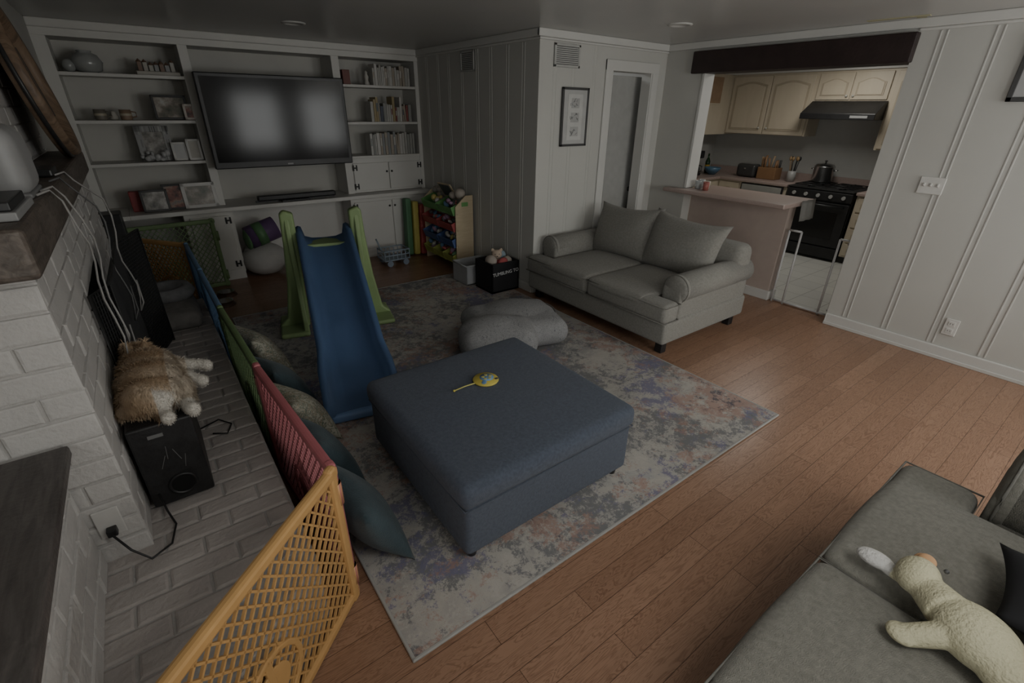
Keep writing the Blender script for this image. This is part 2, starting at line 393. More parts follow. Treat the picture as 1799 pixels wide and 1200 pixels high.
crown('trim_1',[((XC-.035,YC-.03,H-.065),(XC,YS,H)),((XC-.02,YC-.03,H-.085),(XC,YS,H-.065)),((XC-.035,YC-.035,H-.065),(XW,YC,H)),((XC-.02,YC-.02,H-.085),(XW,YC,H-.065)),
 ((XW-.035,-1.8,H-.065),(XW,YC,H)),((XW-.02,-1.8,H-.085),(XW,1.6,H-.065))])
crown('baseboard_right',[((XW-.018,-1.8,0),(XW,1.60,.11)),((XW-.026,-1.8,0),(XW-.018,1.60,.03)),((XW-.02,1.585,0),(XW+.15,1.6,.11))])
crown('baseboard_alcove',[((XC-.018,YC,0),(XC,6.3,.1)),((XC,YC-.018,0),(4.1,YC,.1))])
b=MB('trim_2',[trimp])
for x0,x1 in ((4.10,4.2),(4.84,4.94)): b.box((x0,YC-.022,0),(x1,YC,2.34),0,.006)
b.box((4.10,YC-.024,2.24),(4.94,YC,2.34),0,.006)
b.box((4.2,YC-.01,0),(4.215,YC+.12,2.24)); b.box((4.825,YC-.01,0),(4.84,YC+.12,2.24)); b.done()
b=MB('door_1',[C(.38,.38,.365,.5),dark,trimp]); b.box((4.47,4.14,.01),(5.12,4.18,2.22),0,.004)
b.lathe([(0,0),(.03,.005),(.03,.01),(.012,.02),(.012,.04),(.028,.05),(.03,.065),(.02,.078),(0,.08)],(4.93,4.14,.98),1,20,Matrix.Rotation(math.pi/2,4,'X')); b.done()
b=MB('bathroom_cabinet',[C(.6,.62,.64),C(.15,.3,.35)]); b.box((4.25,5.2,0),(4.75,5.7,.85),0,.01); b.box((4.24,5.18,.85),(4.76,5.7,.9),1,.005); b.sph((4.5,5.4,.98),.08,0); b.done()
b=MB('ceiling_beam',[beam]); b.box((XW-.06,1.585,2.235),(XW+.20,3.55,2.44),0,.01); b.done()
b=MB('trim_3',[trimp]); b.box((XW-.012,3.40,1.07),(XW+.17,3.43,2.235),0,.004); b.done()
b=MB('ceiling_tape',[C(.42,.40,.26,.7)]); b.bx((4.93,1.72,H-.003),(.05,.40,.005),0,(0,0,.05)); b.bx((4.97,1.58,H-.004),(.10,.06,.005),0,(0,0,.3)); b.done()
for i,(x,y) in enumerate(((1.42,5.17),(3.98,2.99))):
    b=MB('recessed_light',[trimp]); b.lathe([(.0,-.004),(.07,-.006),(.075,-.012),(.1,-.008),(.105,0)],(x,y,H),0); b.done()
def vent(name,axis,u0,u1,z0,z1,n):
    b=MB(name,[C(.42,.42,.40),C(.1,.1,.1)])
    def bb(a0,a1,c0,c1,d0,d1,m,bev=0):
        if axis=='x': b.box((a0,n-d1,c0),(a1,n-d0,c1),m,bev)
        else: b.box((n-d1,a0,c0),(n-d0,a1,c1),m,bev)
    bb(u0,u1,z0,z1,0,.003,1); 
    for a0,a1,c0,c1 in ((u0,u1,z0,z0+.022),(u0,u1,z1-.022,z1),(u0,u0+.022,z0,z1),(u1-.022,u1,z0,z1)): bb(a0,a1,c0,c1,0,.014,0,.003)
    k=9
    for i in range(k):
        z=z0+.025+(z1-z0-.05)*(i+.5)/k; bb(u0+.02,u1-.02,z-.005,z+.005,.002,.01,0)
    b.done()
vent('air_vent','x',3.39,3.72,2.235,2.43,YC-.006); vent('air_vent','y',5.02,5.30,2.235,2.44,XC-.006)
def frame_obj(name,mxx,w,h,fw,fm,mm,draw=None,th=.02,matw=.06):
    b=MB(name,[fm,mm]); b.T=mxx
    for s in (-1,1):
        b.bx((s*(w/2-fw/2),0,0),(fw,h,th),0,(0,0,0),.003); b.bx((0,s*(h/2-fw/2),0),(w,fw,th),0,(0,0,0),.003)
    b.bx((0,0,-.003),(w-fw,h-fw,th*.5),1)
    if draw: draw(b)
    return b.done()
def pf(loc,face,lean=0,yaw=0):
    if face=='y-': x=Vector((1,0,0)); n=Vector((0,-1,0))
    else: x=Vector((0,-1,0)); n=Vector((-1,0,0))
    R=Matrix.Rotation(yaw,4,'Z'); x=R@x; n=R@n
    up=Vector((0,0,1)); up2=up*math.cos(lean)-n*math.sin(lean); n2=n*math.cos(lean)+up*math.sin(lean)
    return mat3(x,up2,n2,Vector(loc))
ink=C(.06,.06,.06)
def sketches(b):
    b.bx((0,0,.003),(.20,.42,.003),C(.54,.54,.52))
    for k,y in enumerate((.13,.0,-.13)):
        b.bx((0,y,.0045),(.11,.09,.002),C(.40,.40,.39))
        for i in range(8):
            a=random.uniform(-.045,.045); c=y+random.uniform(-.03,.03)
            b.tube([(a,c,.007),(a+random.uniform(-.03,.03),c+random.uniform(-.02,.02),.007),(a+random.uniform(-.03,.03),c+random.uniform(-.03,.03),.007)],.0016,C(.22,.22,.22),5)
frame_obj('wall_picture',pf((3.69,YC-.02,1.80),'y-'),.36,.54,.022,ink,C(.44,.44,.43),sketches)
frame_obj('wall_picture',pf((XW-.02,.63,2.17),'x-'),.62,.42,.03,ink,C(.40,.40,.40))
b=MB('light_switch',[C(.62,.61,.58)]); b.bx((XW-.009,1.17,1.36),(.01,.165,.13),0,(0,0,0),.004)
for dy in (-.045,0,.045): b.bx((XW-.02,1.17+dy,1.365),(.02,.012,.024),0,(0,.4,0),.002)
b.done()
b=MB('wall_outlet',[C(.62,.61,.58),C(.1,.1,.1)]); b.bx((XW-.009,.69,.29),(.01,.09,.14),0,(0,0,0),.004)
for dz in (-.03,.03):
    b.bx((XW-.015,.69,.29+dz),(.006,.045,.04),0,(0,0,0),.002)
    for dy in (-.008,.008): b.bx((XW-.0185,.69+dy,.29+dz),(.002,.003,.012),1)
b.done()
# ------------------------------------------------------------------ rug
b=MB('area_rug',[rugm,C(.35,.345,.33,.9)]); rx0,rx1,ry0,ry1=.36,3.09,1.06,5.0
b.box((rx0,ry0,0.001),(rx1,ry1,.012),0,.003,1)
for lo,hi in (((rx0-.006,ry0-.006,0.001),(rx1+.006,ry0+.008,.014)),((rx0-.006,ry1-.008,.001),(rx1+.006,ry1+.006,.014)),((rx0-.006,ry0,.001),(rx0+.008,ry1,.014)),((rx1-.008,ry0,.001),(rx1+.006,ry1,.014))): b.box(lo,hi,1,.003,1)
b.done()
# ------------------------------------------------------------------ ottoman
b=MB('storage_ottoman',[ottof,black])
x0,x1,y0,y1=.72,1.80,1.27,2.36
b.soft(((x0+x1)/2,(y0+y1)/2,.22),(x1-x0-.03,y1-y0-.03,.32),.03,0,0)
b.soft(((x0+x1)/2,(y0+y1)/2,.405),(x1-x0,y1-y0,.13),.045,.018,0,n=12)
b.tube([(x0+.012,y0+.012,.342),(x1-.012,y0+.012,.342),(x1-.012,y1-.012,.342),(x0+.012,y1-.012,.342)],.004,0,6,True)
for x in (x0+.07,x1-.07):
    for y in (y0+.07,y1-.07): b.cyl((x,y,.012),(x,y,.07),.022,.032,1)
b.done()
b=MB('paddle_toy',[C(.58,.48,.10),C(.16,.30,.50),C(.5,.46,.15)])
cx,cy,cz=1.27,1.93,.490
b.lathe([(0,0),(.070,0),(.074,.006),(.070,.012),(0,.012)],(cx,cy,cz),0)
b.lathe([(.0,.0122),(.040,.0125),(.040,.0145),(0,.0145)],(cx+.012,cy+.008,cz),1)
b.sph((cx-.03,cy-.03,cz+.013),(.022,.014,.003),1,(0,0,.8)); b.sph((cx+.05,cy-.035,cz+.013),(.012,.008,.003),ink)
for k in range(5):
    a=k*1.256; b.sph((cx+.012+.022*math.cos(a),cy+.008+.022*math.sin(a),cz+.0155),(.010,.010,.002),2)
b.tube([(cx-.06,cy,cz+.006),(cx-.13,cy+.005,cz+.006),(cx-.2,cy+.0,cz+.005)],.004,2); b.sph((cx-.205,cy,cz+.005),.007,0,seg=8); b.done()
# ------------------------------------------------------------------ sofas
def sofa(name,L,D,mx,aw,seat=.48,armz=.66,backz=.80,setback=.2,cushtop=.98,ncush=2,cw=1.24,bev=.045,text_=None,fab=None):
    fab=fab or sofaf
    ext=text_ if text_ is not None else aw-.01
    e=bpy.data.objects.new(name,None); COL.objects.link(e)
    b=MB('frame',[fab,pipef,black]); b.T=mx
    hl=L/2; hb=hl-aw+ext+.01
    b.soft((0,D/2,.21),(hb*2-.03,D-.03,.2),.03,0,0)
    if hb<hl-.02: b.soft((0,(D-setback)/2,.21),(L-.05,D-setback-.03,.2),.03,0,0)
    for x in (-hb+.1,hb-.1):
        for y in (.1,D-.12): b.bx((x,y,.055),(.07,.07,.11),2,(0,0,0),.006)
    b.soft((0,.14,.11+backz/2),(L-.06,.24,backz-.22),.08,.01,0)
    r=aw*.47
    for s in (-1,1):
        xc=s*(hl-aw/2)
        b.soft((xc-s*.01,(D-setback)/2+.01,(.19+armz-r)/2),(aw*.80,D-setback-.02,armz-r-.15),.03,0,0)
        yb=.02; yf=D-setback
        xr=xc+s*.01; zr=armz-r
        b.cyl((xr,yb,zr),(xr,yf-.03,zr),r,r,0,28)
        b.lathe([(0,.03),(r*.45,.028),(r*.8,.02),(r*.97,.008),(r,0),(r*1.02,-.012),(r,-.03)],(xr,yf-.03,zr),0,28,Matrix.Rotation(-math.pi/2,4,'X'))
        b.tube([(xr+r*1.01*math.cos(a),yf-.028,zr+r*1.01*math.sin(a)) for a in [2*math.pi*k/28 for k in range(28)]],.005,1,6,True)
        b.sph((xr,yb+.02,zr),(r,.04,r),0)
    b.done(e)
    b=MB('seat_cushions',[fab,pipef]); b.T=mx
    inner=hl-aw; w=inner*2/ncush
    yb=.30; yf=D+.015; ys=D-setback+.02
    for i in range(ncush):
        xa=-inner+i*w+.003; xb=-inner+(i+1)*w-.003
        xa2=xa-(ext if i==0 else 0); xb2=xb+(ext if i==ncush-1 else 0)
        poly=[(xa,yb),(xb,yb),(xb,ys)]+([(xb2,ys)] if xb2!=xb else [])+[(xb2,yf),(xa2,yf)]+([(xa2,ys)] if xa2!=xa else [])+[(xa,ys)]
        q=[]
        for p in poly:
            if not q or (Vector(q[-1])-Vector(p)).length>1e-4: q.append(p)
        b.prism(q,.30,seat-.01,0,bev,5,smooth=True)
        b.soft(((xa+xb)/2,(yb+yf)/2,seat-.05),(xb-xa-.004,yf-yb-.004,.09),.043,.028,0,n=12)
        for z in (.315,seat-.03):
            b.tube([(x*.999,yy-.002,z) for x,yy in q],.004,1,6,True)
    b.done(e)
    b=MB('back_cushions',[fab]); b.T=mx
    for i in range(ncush):
        xm=-inner+(i+.5)*w; xm*=1.06; lean=math.radians(20); hh=cushtop-seat+.03
        up=Vector((0,-math.sin(lean),math.cos(lean))); n=Vector((0,math.cos(lean),math.sin(lean))); x=Vector((-1,0,0))
        b.pillow(mat3(x,up,n,Vector((xm,.38,seat+hh/2-.03)))@Matrix.Rotation(.05*(1 if i else -1),4,'Z'),w*cw,hh*1.08,.30,0,24,.02,.008)
    b.done(e)
    return e
mx=Matrix.Translation((4.36,2.965,0))@Matrix.Rotation(math.pi/2,4,'Z')
sofa('loveseat',1.83,1.26,mx,.25)
mx=Matrix.Translation((1.56,-.86,0))
sofa('sofa',2.30,1.12,mx,.46,seat=.51,armz=.76,setback=.27,cw=1.05,bev=.05,text_=.17,fab=sofaf2)
# ------------------------------------------------------------------ built-in bookcase
b=MB('built_in_bookcase',[whitep,backp,dark])
zt=2.40
b.box((-.47,YS,.0),(-.37,YB,H)); 
b.box((.605,YS,.81),(.69,YB,zt+.02),0,.004); b.box((2.115,YS,.81),(2.205,YB,zt+.02),0,.004); b.box((3.17,YS,.81),(XC,YB,H))
b.box((-.47,YS-.01,zt),(XC,YB,H),0,.004); b.box((-.47,YS-.045,H-.07),(XC-.03,YS,H),0,.01)
for z in (2.126,1.72,1.325):
    b.box((-.40,YS+.01,z-.03),(.61,YB,z),0,.003)
for z in (2.115,1.70,1.30): b.box((2.2,YS+.01,z-.03),(3.18,YB,z),0,.003)
b.box((-.20,6.20,.80),(XC-.01,YB,.845),0,.006)
b.box((-.47,6.20,.80),(-.20,YB,.845),0,.006)
b.box((2.2,YS+.01,.85),(3.18,YS+.08,1.27),0)
for a,c in ((2.215,2.69),(2.70,3.165)): 
    b.box((a,YS-.012,.875),(c,YS+.012,1.215),0,.006)
for x in (2.235,3.145):
    for z in (.93,1.16):
        b.box((x-.03,YS-.018,z-.035),(x-.012,YS-.010,z+.035),2,.002); b.box((x+.012,YS-.018,z-.035),(x+.03,YS-.010,z+.035),2,.002); b.box((x-.03,YS-.02,z-.008),(x+.03,YS-.010,z+.008),2,.002)
for x in (2.66,2.73): b.sph((x,YS-.025,1.10),.013,2)
for a,c in ((2.08,XC-.005),(.25,.72)):
    b.box((a,6.26,.09),(c,YB,.80)); b.box((a,6.30,0),(c,YB,.09))
for a,c in ((2.12,2.62),(2.635,3.13),(.3,.68)):
    b.box((a,6.238,.13),(c,6.262,.755),0,.006)
for x,zs in ((2.13,(.2,.7)),(.66,(.2,.7)),(3.12,(.2,.7))):
    for z in zs:
        b.box((x-.03,6.228,z-.035),(x-.012,6.24,z+.035),2,.002); b.box((x+.012,6.228,z-.035),(x+.03,6.24,z+.035),2,.002); b.box((x-.03,6.226,z-.008),(x+.03,6.24,z+.008),2,.002)
for x in (2.59,2.665): b.sph((x,6.225,.68),.013,2)
b.box((-.47,6.62,0),(XC,YB,.8),0); b.done()
e=bpy.data.objects.new('television',None); COL.objects.link(e)
b=MB('tv_body',[black,screen,C(.3,.3,.3)])
b.box((.66,6.185,1.245),(2.15,6.26,2.165),0,.01); b.box((.70,6.181,1.31),(2.11,6.187,2.13),1)
b.box((.9,6.26,1.4),(1.9,6.33,2.0),0,.02); b.box((1.3,6.33,1.6),(1.5,6.80,1.8),0); b.box((1.39,6.181,1.265),(1.45,6.186,1.28),2); b.done(e)
b=MB('soundbar',[black,dark]); b.box((1.02,6.30,.86),(1.92,6.39,.92),0,.015,3); b.box((1.0,6.33,.845),(1.9,6.37,.865),0); b.done()
b=MB('remote_control',[black]); b.bx((1.42,6.25,.857),(.32,.05,.022),0,(0,0,.06),.006); b.done()
def books(name,x0,x1,z,hmin,hmax,cols,y=YS+.04,dmax=.2,lean=True):
    b=MB(name,[cols[0]]); x=x0
    while x<x1-.03:
        t=random.uniform(.016,.045); h=random.uniform(hmin,hmax); d=random.uniform(.15,dmax)
        m=random.choice(cols); b.bx((x+t/2,y+d/2,z+h/2+.001),(t*.95,d,h),m,(0,random.uniform(-.05,.05) if lean and random.random()<.2 else 0,0),.002,1)
        if random.random()<.5: b.bx((x+t/2,y-.0008,z+h*.6),(t*.6,.002,h*.35),random.choice(cols))
        x+=t+random.uniform(.0,.004)
    b.done()
wb=[C(.5,.49,.46),C(.42,.41,.38),C(.55,.53,.5),C(.3,.3,.28),C(.38,.33,.27)]
mb_=wb+[C(.08,.09,.12),C(.25,.08,.07),C(.12,.15,.18),C(.35,.28,.15),C(.05,.05,.05)]
books('books_top',2.62,3.14,2.115,.17,.24,wb); books('books_middle',2.55,3.14,1.70,.16,.3,mb_); books('books_lower',2.50,3.15,1.30,.24,.29,wb+[C(.25,.26,.26)])
b=MB('keepsake_box',[C(.16,.05,.04)]); b.box((2.24,YS+.03,2.115),(2.33,YS+.2,2.27),0,.005); b.done()
b=MB('figurine',[C(.5,.48,.44)]); b.lathe([(.03,0),(.035,.02),(.02,.05),(.03,.09),(.015,.12),(.02,.14),(0,.16)],(2.56,YS+.1,2.116)); b.done()
b=MB('glass_jar',[C(.34,.35,.34,.15)]); b.lathe([(.05,0),(.1,.02),(.12,.09),(.09,.15),(.05,.17),(.06,.18),(.055,.185)],(-.14,YS+.14,2.126)); b.sph((-.28,YS+.12,2.18),(.05,.05,.055),0); b.done()
b=MB('miniature_village',[C(.4,.38,.34),C(.22,.14,.1),C(.3,.3,.3)])
b.box((.22,YS+.04,2.127),(.58,YS+.2,2.16),0,.005)
for i in range(7):
    x=.26+i*.045; h=random.uniform(.05,.12); b.box((x-.018,YS+.08,2.16),(x+.018,YS+.14,2.16+h),random.choice([0,1,2]),.003); b.cyl((x,YS+.11,2.16+h),(x,YS+.11,2.19+h),.026,.0,1,4,False)
b.done()
for x,cm in ((-.17,C(.2,.18,.15)),(.03,C(.28,.2,.14))):
    b=MB('coffee_mug',[cm,C(.45,.4,.3)]); b.lathe([(.0,0),(.045,0),(.05,.01),(.048,.095),(.043,.095),(.042,.01),(0,.01)],(x,YS+.1,1.721)); b.tube([(x+.045,YS+.1,1.80),(x+.085,YS+.1,1.79),(x+.085,YS+.1,1.755),(x+.045,YS+.1,1.745)],.007,0); b.lathe([(.0505,.04),(.0505,.06)],(x,YS+.1,1.721),1); b.done()
b=MB('small_jar',[C(.45,.43,.38)]); b.lathe([(0,0),(.03,0),(.04,.03),(.025,.06),(.025,.08),(0,.08)],(-.07,YS+.14,1.721)); b.done()
phot=rampmat('photo_print',[(.3,(.05,.07,.05)),(.5,(.2,.18,.15)),(.6,(.38,.34,.3)),(.7,(.5,.5,.48))],9,4,.3)
phot2=rampmat('photo_people',[(.3,(.06,.05,.05)),(.48,(.3,.14,.12)),(.55,(.35,.27,.22)),(.7,(.12,.16,.2))],12,3,.3)
phot3=rampmat('photo_grey',[(.3,(.07,.07,.07)),(.5,(.25,.24,.22)),(.6,(.38,.36,.34)),(.7,(.5,.5,.48))],12,3,.3)
def pframe(x,z,w,h,fm,pm,y=YS+.08,lean=.16,yaw=0,fw=.022,name='photo_frame'):
    frame_obj(name,pf((x,y,z+h/2*math.cos(lean)+.004),'y-',lean,yaw),w,h,fw,fm,pm)
pframe(.42,1.721,.30,.23,ink,phot); pframe(.57,1.721,.10,.15,C(.55,.5,.45),phot2,YS+.02)
herr=tilemat('herringbone',(.5,.5,.48),(.08,.08,.08),(.3,.3,.3),.02)
pframe(.2,1.326,.30,.34,herr,phot3,YS+.16,fw=.06)
pframe(.40,1.326,.14,.18,C(.58,.57,.55),C(.5,.5,.5)); pframe(.53,1.326,.13,.21,C(.58,.57,.55),C(.42,.4,.36),YS+.05)
b=MB('silver_ornament',[C(.42,.42,.42,.3)])
for i in range(16):
    b.sph((.2+random.uniform(-.14,.12),YS+.06+random.uniform(-.02,.03),1.345+random.uniform(0,.07)),(random.uniform(.015,.03),.02,random.uniform(.015,.035)),0,seg=10)
b.done()
pframe(.05,.846,.24,.22,ink,phot3,6.32); pframe(.24,.846,.22,.26,ink,phot2,6.36,yaw=-.1); pframe(.46,.846,.32,.26,C(.6,.59,.57),phot,6.34,fw=.035)
b=MB('red_photo_box',[C(.3,.06,.06),C(.4,.35,.3)]); b.box((-.16,6.42,.846),(.02,6.5,1.05),0,.01); b.done()
# ------------------------------------------------------------------ stuff below TV
b=MB('bean_bag',[C(.50,.49,.47,.9)]); b.sph((.96,6.33,.19),(.26,.24,.19)); b.sph((.94,6.36,.30),(.18,.17,.09)); b.done()
b=MB('play_ball',[C(.15,.09,.20),C(.12,.25,.12)]); b.cyl((.82,6.26,.47),(1.14,6.28,.56),.13,.13,0,28); b.sph((.82,6.26,.47),(.05,.13,.13),1); b.cyl((.90,6.26,.4925),(1.0,6.265,.5205),.133,.133,1,28); b.done()
def bear(name,c,s,mat,shirt=None,yaw=0):
    def bd(m):
        x,y,z=0,0,0
        m.T=Matrix.Translation(c)@Matrix.Rotation(yaw,4,'Z')
        m.sph((x,y,z+.11*s),(.085*s,.075*s,.11*s)); m.sph((x,y-.01*s,z+.27*s),(.075*s,.07*s,.065*s)); m.sph((x,y-.075*s,z+.255*s),(.032*s,.03*s,.025*s))
        for q in (-1,1):
            m.sph((x+q*.06*s,y,z+.33*s),(.026*s,.015*s,.026*s)); m.cyl((x+q*.07*s,y,z+.17*s),(x+q*.14*s,y-.07*s,z+.10*s),.035*s,.03*s); m.sph((x+q*.14*s,y-.07*s,z+.10*s),.033*s)
            m.cyl((x+q*.05*s,y,z+.04*s),(x+q*.09*s,y-.14*s,z+.035*s),.042*s,.036*s); m.sph((x+q*.09*s,y-.15*s,z+.04*s),(.038*s,.025*s,.045*s))
    def colf(p):
        if shirt and c[2]+.03*s<p.z<c[2]+.2*s and abs(p.x-c[0])<.1*s: return (*shirt,1)
        return (*mat,1)
    o=blob(name,bd,[attrmat(name+'_plush')],.007*s+.002,2,colf)
    b=MB('eyes',[ink]); b.T=Matrix.Translation(c)@Matrix.Rotation(yaw,4,'Z')
    for q in (-1,1): b.sph((q*.028*s,-.068*s,.285*s),.008*s,seg=8)
    b.sph((0,-.105*s,.262*s),(.012*s,.008*s,.008*s),seg=8); b.done(o)
    return o
bear('teddy_bear',(1.55,6.05,.0),.8,(.20,.10,.06),yaw=-.4)
bear('plush_dog',(1.92,5.98,.0),1.0,(.20,.12,.08),yaw=-.7)
b=MB('toy_tumbler',[C(.4,.08,.05),C(.45,.3,.08)]); b.sph((1.28,5.9,.07),.07); b.sph((1.28,5.9,.16),.045,1); b.done()
b=MB('toy_cart',[C(.30,.36,.42),C(.2,.24,.3)])
cx,cy=2.42,5.85
for z in (.08,.14,.2): b.tube([(cx-.17,cy-.12,z),(cx+.17,cy-.12,z),(cx+.17,cy+.12,z),(cx-.17,cy+.12,z)],.009,0,6,True)
for i in range(7):
    for yy in (-.12,.12): b.cyl((cx-.17+i*.0566,cy+yy,.07),(cx-.17+i*.0566,cy+yy,.21),.006,.006,0,6)
b.box((cx-.17,cy-.12,.07),(cx+.17,cy+.12,.08),0)
for q in (-1,1):
    for yy in (-.13,.13): b.cyl((cx+q*.11,cy+yy-.01,.04),(cx+q*.11,cy+yy+.01,.04),.04,.04,1,16)
b.tube([(cx-.17,cy,.2),(cx-.2,cy,.3),(cx-.2,cy+.05,.34)],.01,0); b.done()
b=MB('folding_gym_mat',[C(.46,.40,.10),C(.36,.07,.07),C(.08,.20,.10),C(.46,.38,.18)])
for i,(m,dx) in enumerate(((2,-.06),(0,.03),(1,.12),(3,.20))):
    b.bx((2.84+dx,6.12-.03*i,.39-.02*i),(.085,.12,.76-.04*i),m,(-.06,.05,0),.02,3)
b.done()
tg=C(.14,.34,.11)
b=MB('toy_bin_organizer',[woodt,tg])
X0,X1,Y0,Y1=2.94,3.19,5.08,5.92
for y in (Y0,Y1-.018): b.prism([(X0,0),(X1,0),(X1,.92),(X1-.10,.92),(X0,.80)],y,y+.018,0,.003,1,Matrix(((1,0,0,0),(0,0,1,0),(0,1,0,0),(0,0,0,1))))
bc=[C(.14,.34,.11),C(.40,.08,.08),C(.08,.13,.30),C(.40,.44,.12)]
tc_=[C(.5,.14,.14),C(.5,.42,.14),C(.15,.28,.45),C(.45,.43,.4),C(.4,.24,.35),C(.2,.36,.2),C(.1,.1,.1)]
for r in range(4):
    z=.74-r*.2; m=bc[r]
    nn=2 if r<3 else 3
    for k in range(nn):
        wy=(Y1-Y0-.05)/nn; ya=Y0+.025+k*wy+.008; yb=ya+wy-.016
        b.bx((X0+.09,(ya+yb)/2,z+.005),(.24,yb-ya,.008),m,(0,-.35,0),.002)
        b.bx((X0-.025,(ya+yb)/2,z),(.008,yb-ya,.10),m,(0,-.35,0),.002)
        for yy in (ya,yb): b.bx((X0+.08,yy,z+.04),(.24,.008,.11),m,(0,-.35,0),.002)
        for q in range(9):
            b.sph((X0+random.uniform(.02,.13),random.uniform(ya+.05,yb-.05),z+.06+random.uniform(-.02,.04)),(random.uniform(.02,.04),random.uniform(.025,.05),random.uniform(.02,.035)),random.choice(tc_),(random.random()*3,random.random()*3,0),10)
    b.cyl((X0+.02,Y0,z-.03),(X0+.02,Y1,z-.03),.008,.008,0,8)
b.bx((3.08,5.50,.93),(.015,.27,.22),0,(0,-.6,.1),.003); b.bx((3.07,5.50,.935),(.012,.22,.17),C(.09,.1,.11),(0,-.6,.1))
for q in ((3.08,5.2,.93,.07),(3.1,5.74,.92,.05),(3.05,5.32,.9,.05),(3.1,5.85,.9,.05)): b.sph(q[:3],(q[3],q[3],q[3]*.9),random.choice([C(.3,.28,.25),C(.45,.4,.35)]),seg=12)
b.bx((X0-.002,5.2,.70),(.004,.12,.04),C(.05,.15,.06)); b.bx((X0+.13,Y0-.003,.82),(.09,.004,.05),tg,(0,0,0),.003); b.done()
e=bpy.data.objects.new('fabric_storage_bin',None); COL.objects.link(e)
bh_=.35
b=MB('bin',[C(.012,.012,.014,.8),C(.45,.45,.45)])
for lo,hi in (((2.80,4.10,.013),(3.17,4.12,bh_)),((2.80,4.42,.013),(3.17,4.44,bh_)),((2.80,4.10,.013),(2.82,4.44,bh_)),((3.15,4.10,.013),(3.17,4.44,bh_)),((2.80,4.10,.013),(3.17,4.44,.04))): b.box(lo,hi,0,.006)
b.done(e)
def text(body,size,mx,mat,parent,name='lettering',ext=.001):
    t=bpy.data.curves.new(name,'FONT'); t.body=body; t.size=size; t.extrude=ext; t.align_x='CENTER'; t.align_y='CENTER'; t.materials.append(mat)
    o=bpy.data.objects.new(name,t); COL.objects.link(o); o.matrix_world=mx; o.parent=parent; return o
text('TUMBLING TO',.053,pf((2.985,4.097,.235),'y-')@Matrix.Rotation(.05,4,'Z'),C(.70,.70,.70),e,ext=.0015)
bear('plush_bear',(2.98,4.27,.19),.80,(.46,.37,.29),(.40,.07,.08),yaw=-.5)
b=MB('plush_toys',[C(.42,.37,.32,.9),C(.28,.36,.41,.9),C(.36,.08,.08,.9)]); b.sph((2.89,4.25,.35),(.06,.08,.06)); b.sph((3.09,4.34,.36),(.055,.06,.06),1); b.sph((3.09,4.22,.33),(.05,.06,.05)); b.sph((2.99,4.16,.345),(.06,.035,.045),2); b.done()
b=MB('plastic_tub',[C(.38,.39,.40,.3)])
for lo,hi in (((2.72,4.50,.013),(3.12,4.51,.24)),((2.72,4.80,.013),(3.12,4.81,.24)),((2.72,4.50,.013),(2.73,4.81,.24)),((3.11,4.50,.013),(3.12,4.81,.24)),((2.72,4.50,.013),(3.12,4.81,.03))): b.box(lo,hi,0,.003)
b.tube([(2.72,4.50,.24),(3.12,4.50,.24),(3.12,4.81,.24),(2.72,4.81,.24)],.01,0,8,True); b.done()
# ------------------------------------------------------------------ bean bag chair (paisley)
def bb_(m):
    m.soft((2.34,3.10,.135),(.84,.70,.23),.11,.02,0,(0,0,-.3)); m.sph((2.40,3.16,.17),(.40,.34,.13),0,(0,0,-.3))
    m.soft((2.05,2.92,.15),(.64,.44,.27),.125,.03,0,(0,0,-.5)); m.sph((2.03,2.94,.20),(.31,.21,.14),0,(0,0,-.5))
bg=blob('bean_bag_chair',bb_,[paisl],.016,7)
b=MB('seam',[greyd]); b.tube([(2.38+.40*math.cos(a),3.14+.335*math.sin(a),.215) for a in [(-.9+k*.16) for k in range(26)]],.006,0,6); b.done(bg)
# ------------------------------------------------------------------ slide
e=bpy.data.objects.new('toddler_slide',None); COL.objects.link(e)
T=Vector((1.16,4.30)); B=Vector((.83,2.80)); ax=(B-T).normalized(); pr=Vector((-ax.y,ax.x))
if pr.x<0: pr=-pr
Ls=(B-T).length
prof=[(-.12,.80),(0,.79),(.06,.765),(.2,.67),(.4,.53),(.6,.39),(.8,.25),(.92,.175),(1.0,.13),(1.06,.09),(1.10,.055)]
rows=[]
for s,z in prof:
    c=T+ax*Ls*s; row=[]
    w=.205+ (.02 if s>.9 else 0)
    for u,dz in ((-w-.02,.02),(-w-.025,.10),(-w,.115),(-w+.025,.105),(-w+.045,.02),(-.1,.0),(0,-.004),(.1,.0),(w-.045,.02),(w-.025,.105),(w,.115),(w+.025,.10),(w+.02,.02)):
        if s>1.0: dz*= (1.12-s)/.12 if dz>0 else 1
        q=c+pr*u; row.append((q.x,q.y,z+dz))
    rows.append(row)
rz=math.atan2(pr.y,pr.x)
b=MB('chute',[slideb]); b.quadgrid(rows,0,True,.012)
c=T+ax*Ls*1.08; b.bx((c.x,c.y,.045),(.44,.07,.062),0,(0,0,rz),.02,3,True)
b.done(e)
b=MB('support',[slideg])
def loc(u,v,z):
    q=T+pr*u-ax*v; return Vector((q.x,q.y,z))
Xv=Vector((pr.x,pr.y,0)); Zv=Vector((0,0,1)); Vv=Vector((-ax.x,-ax.y,0))
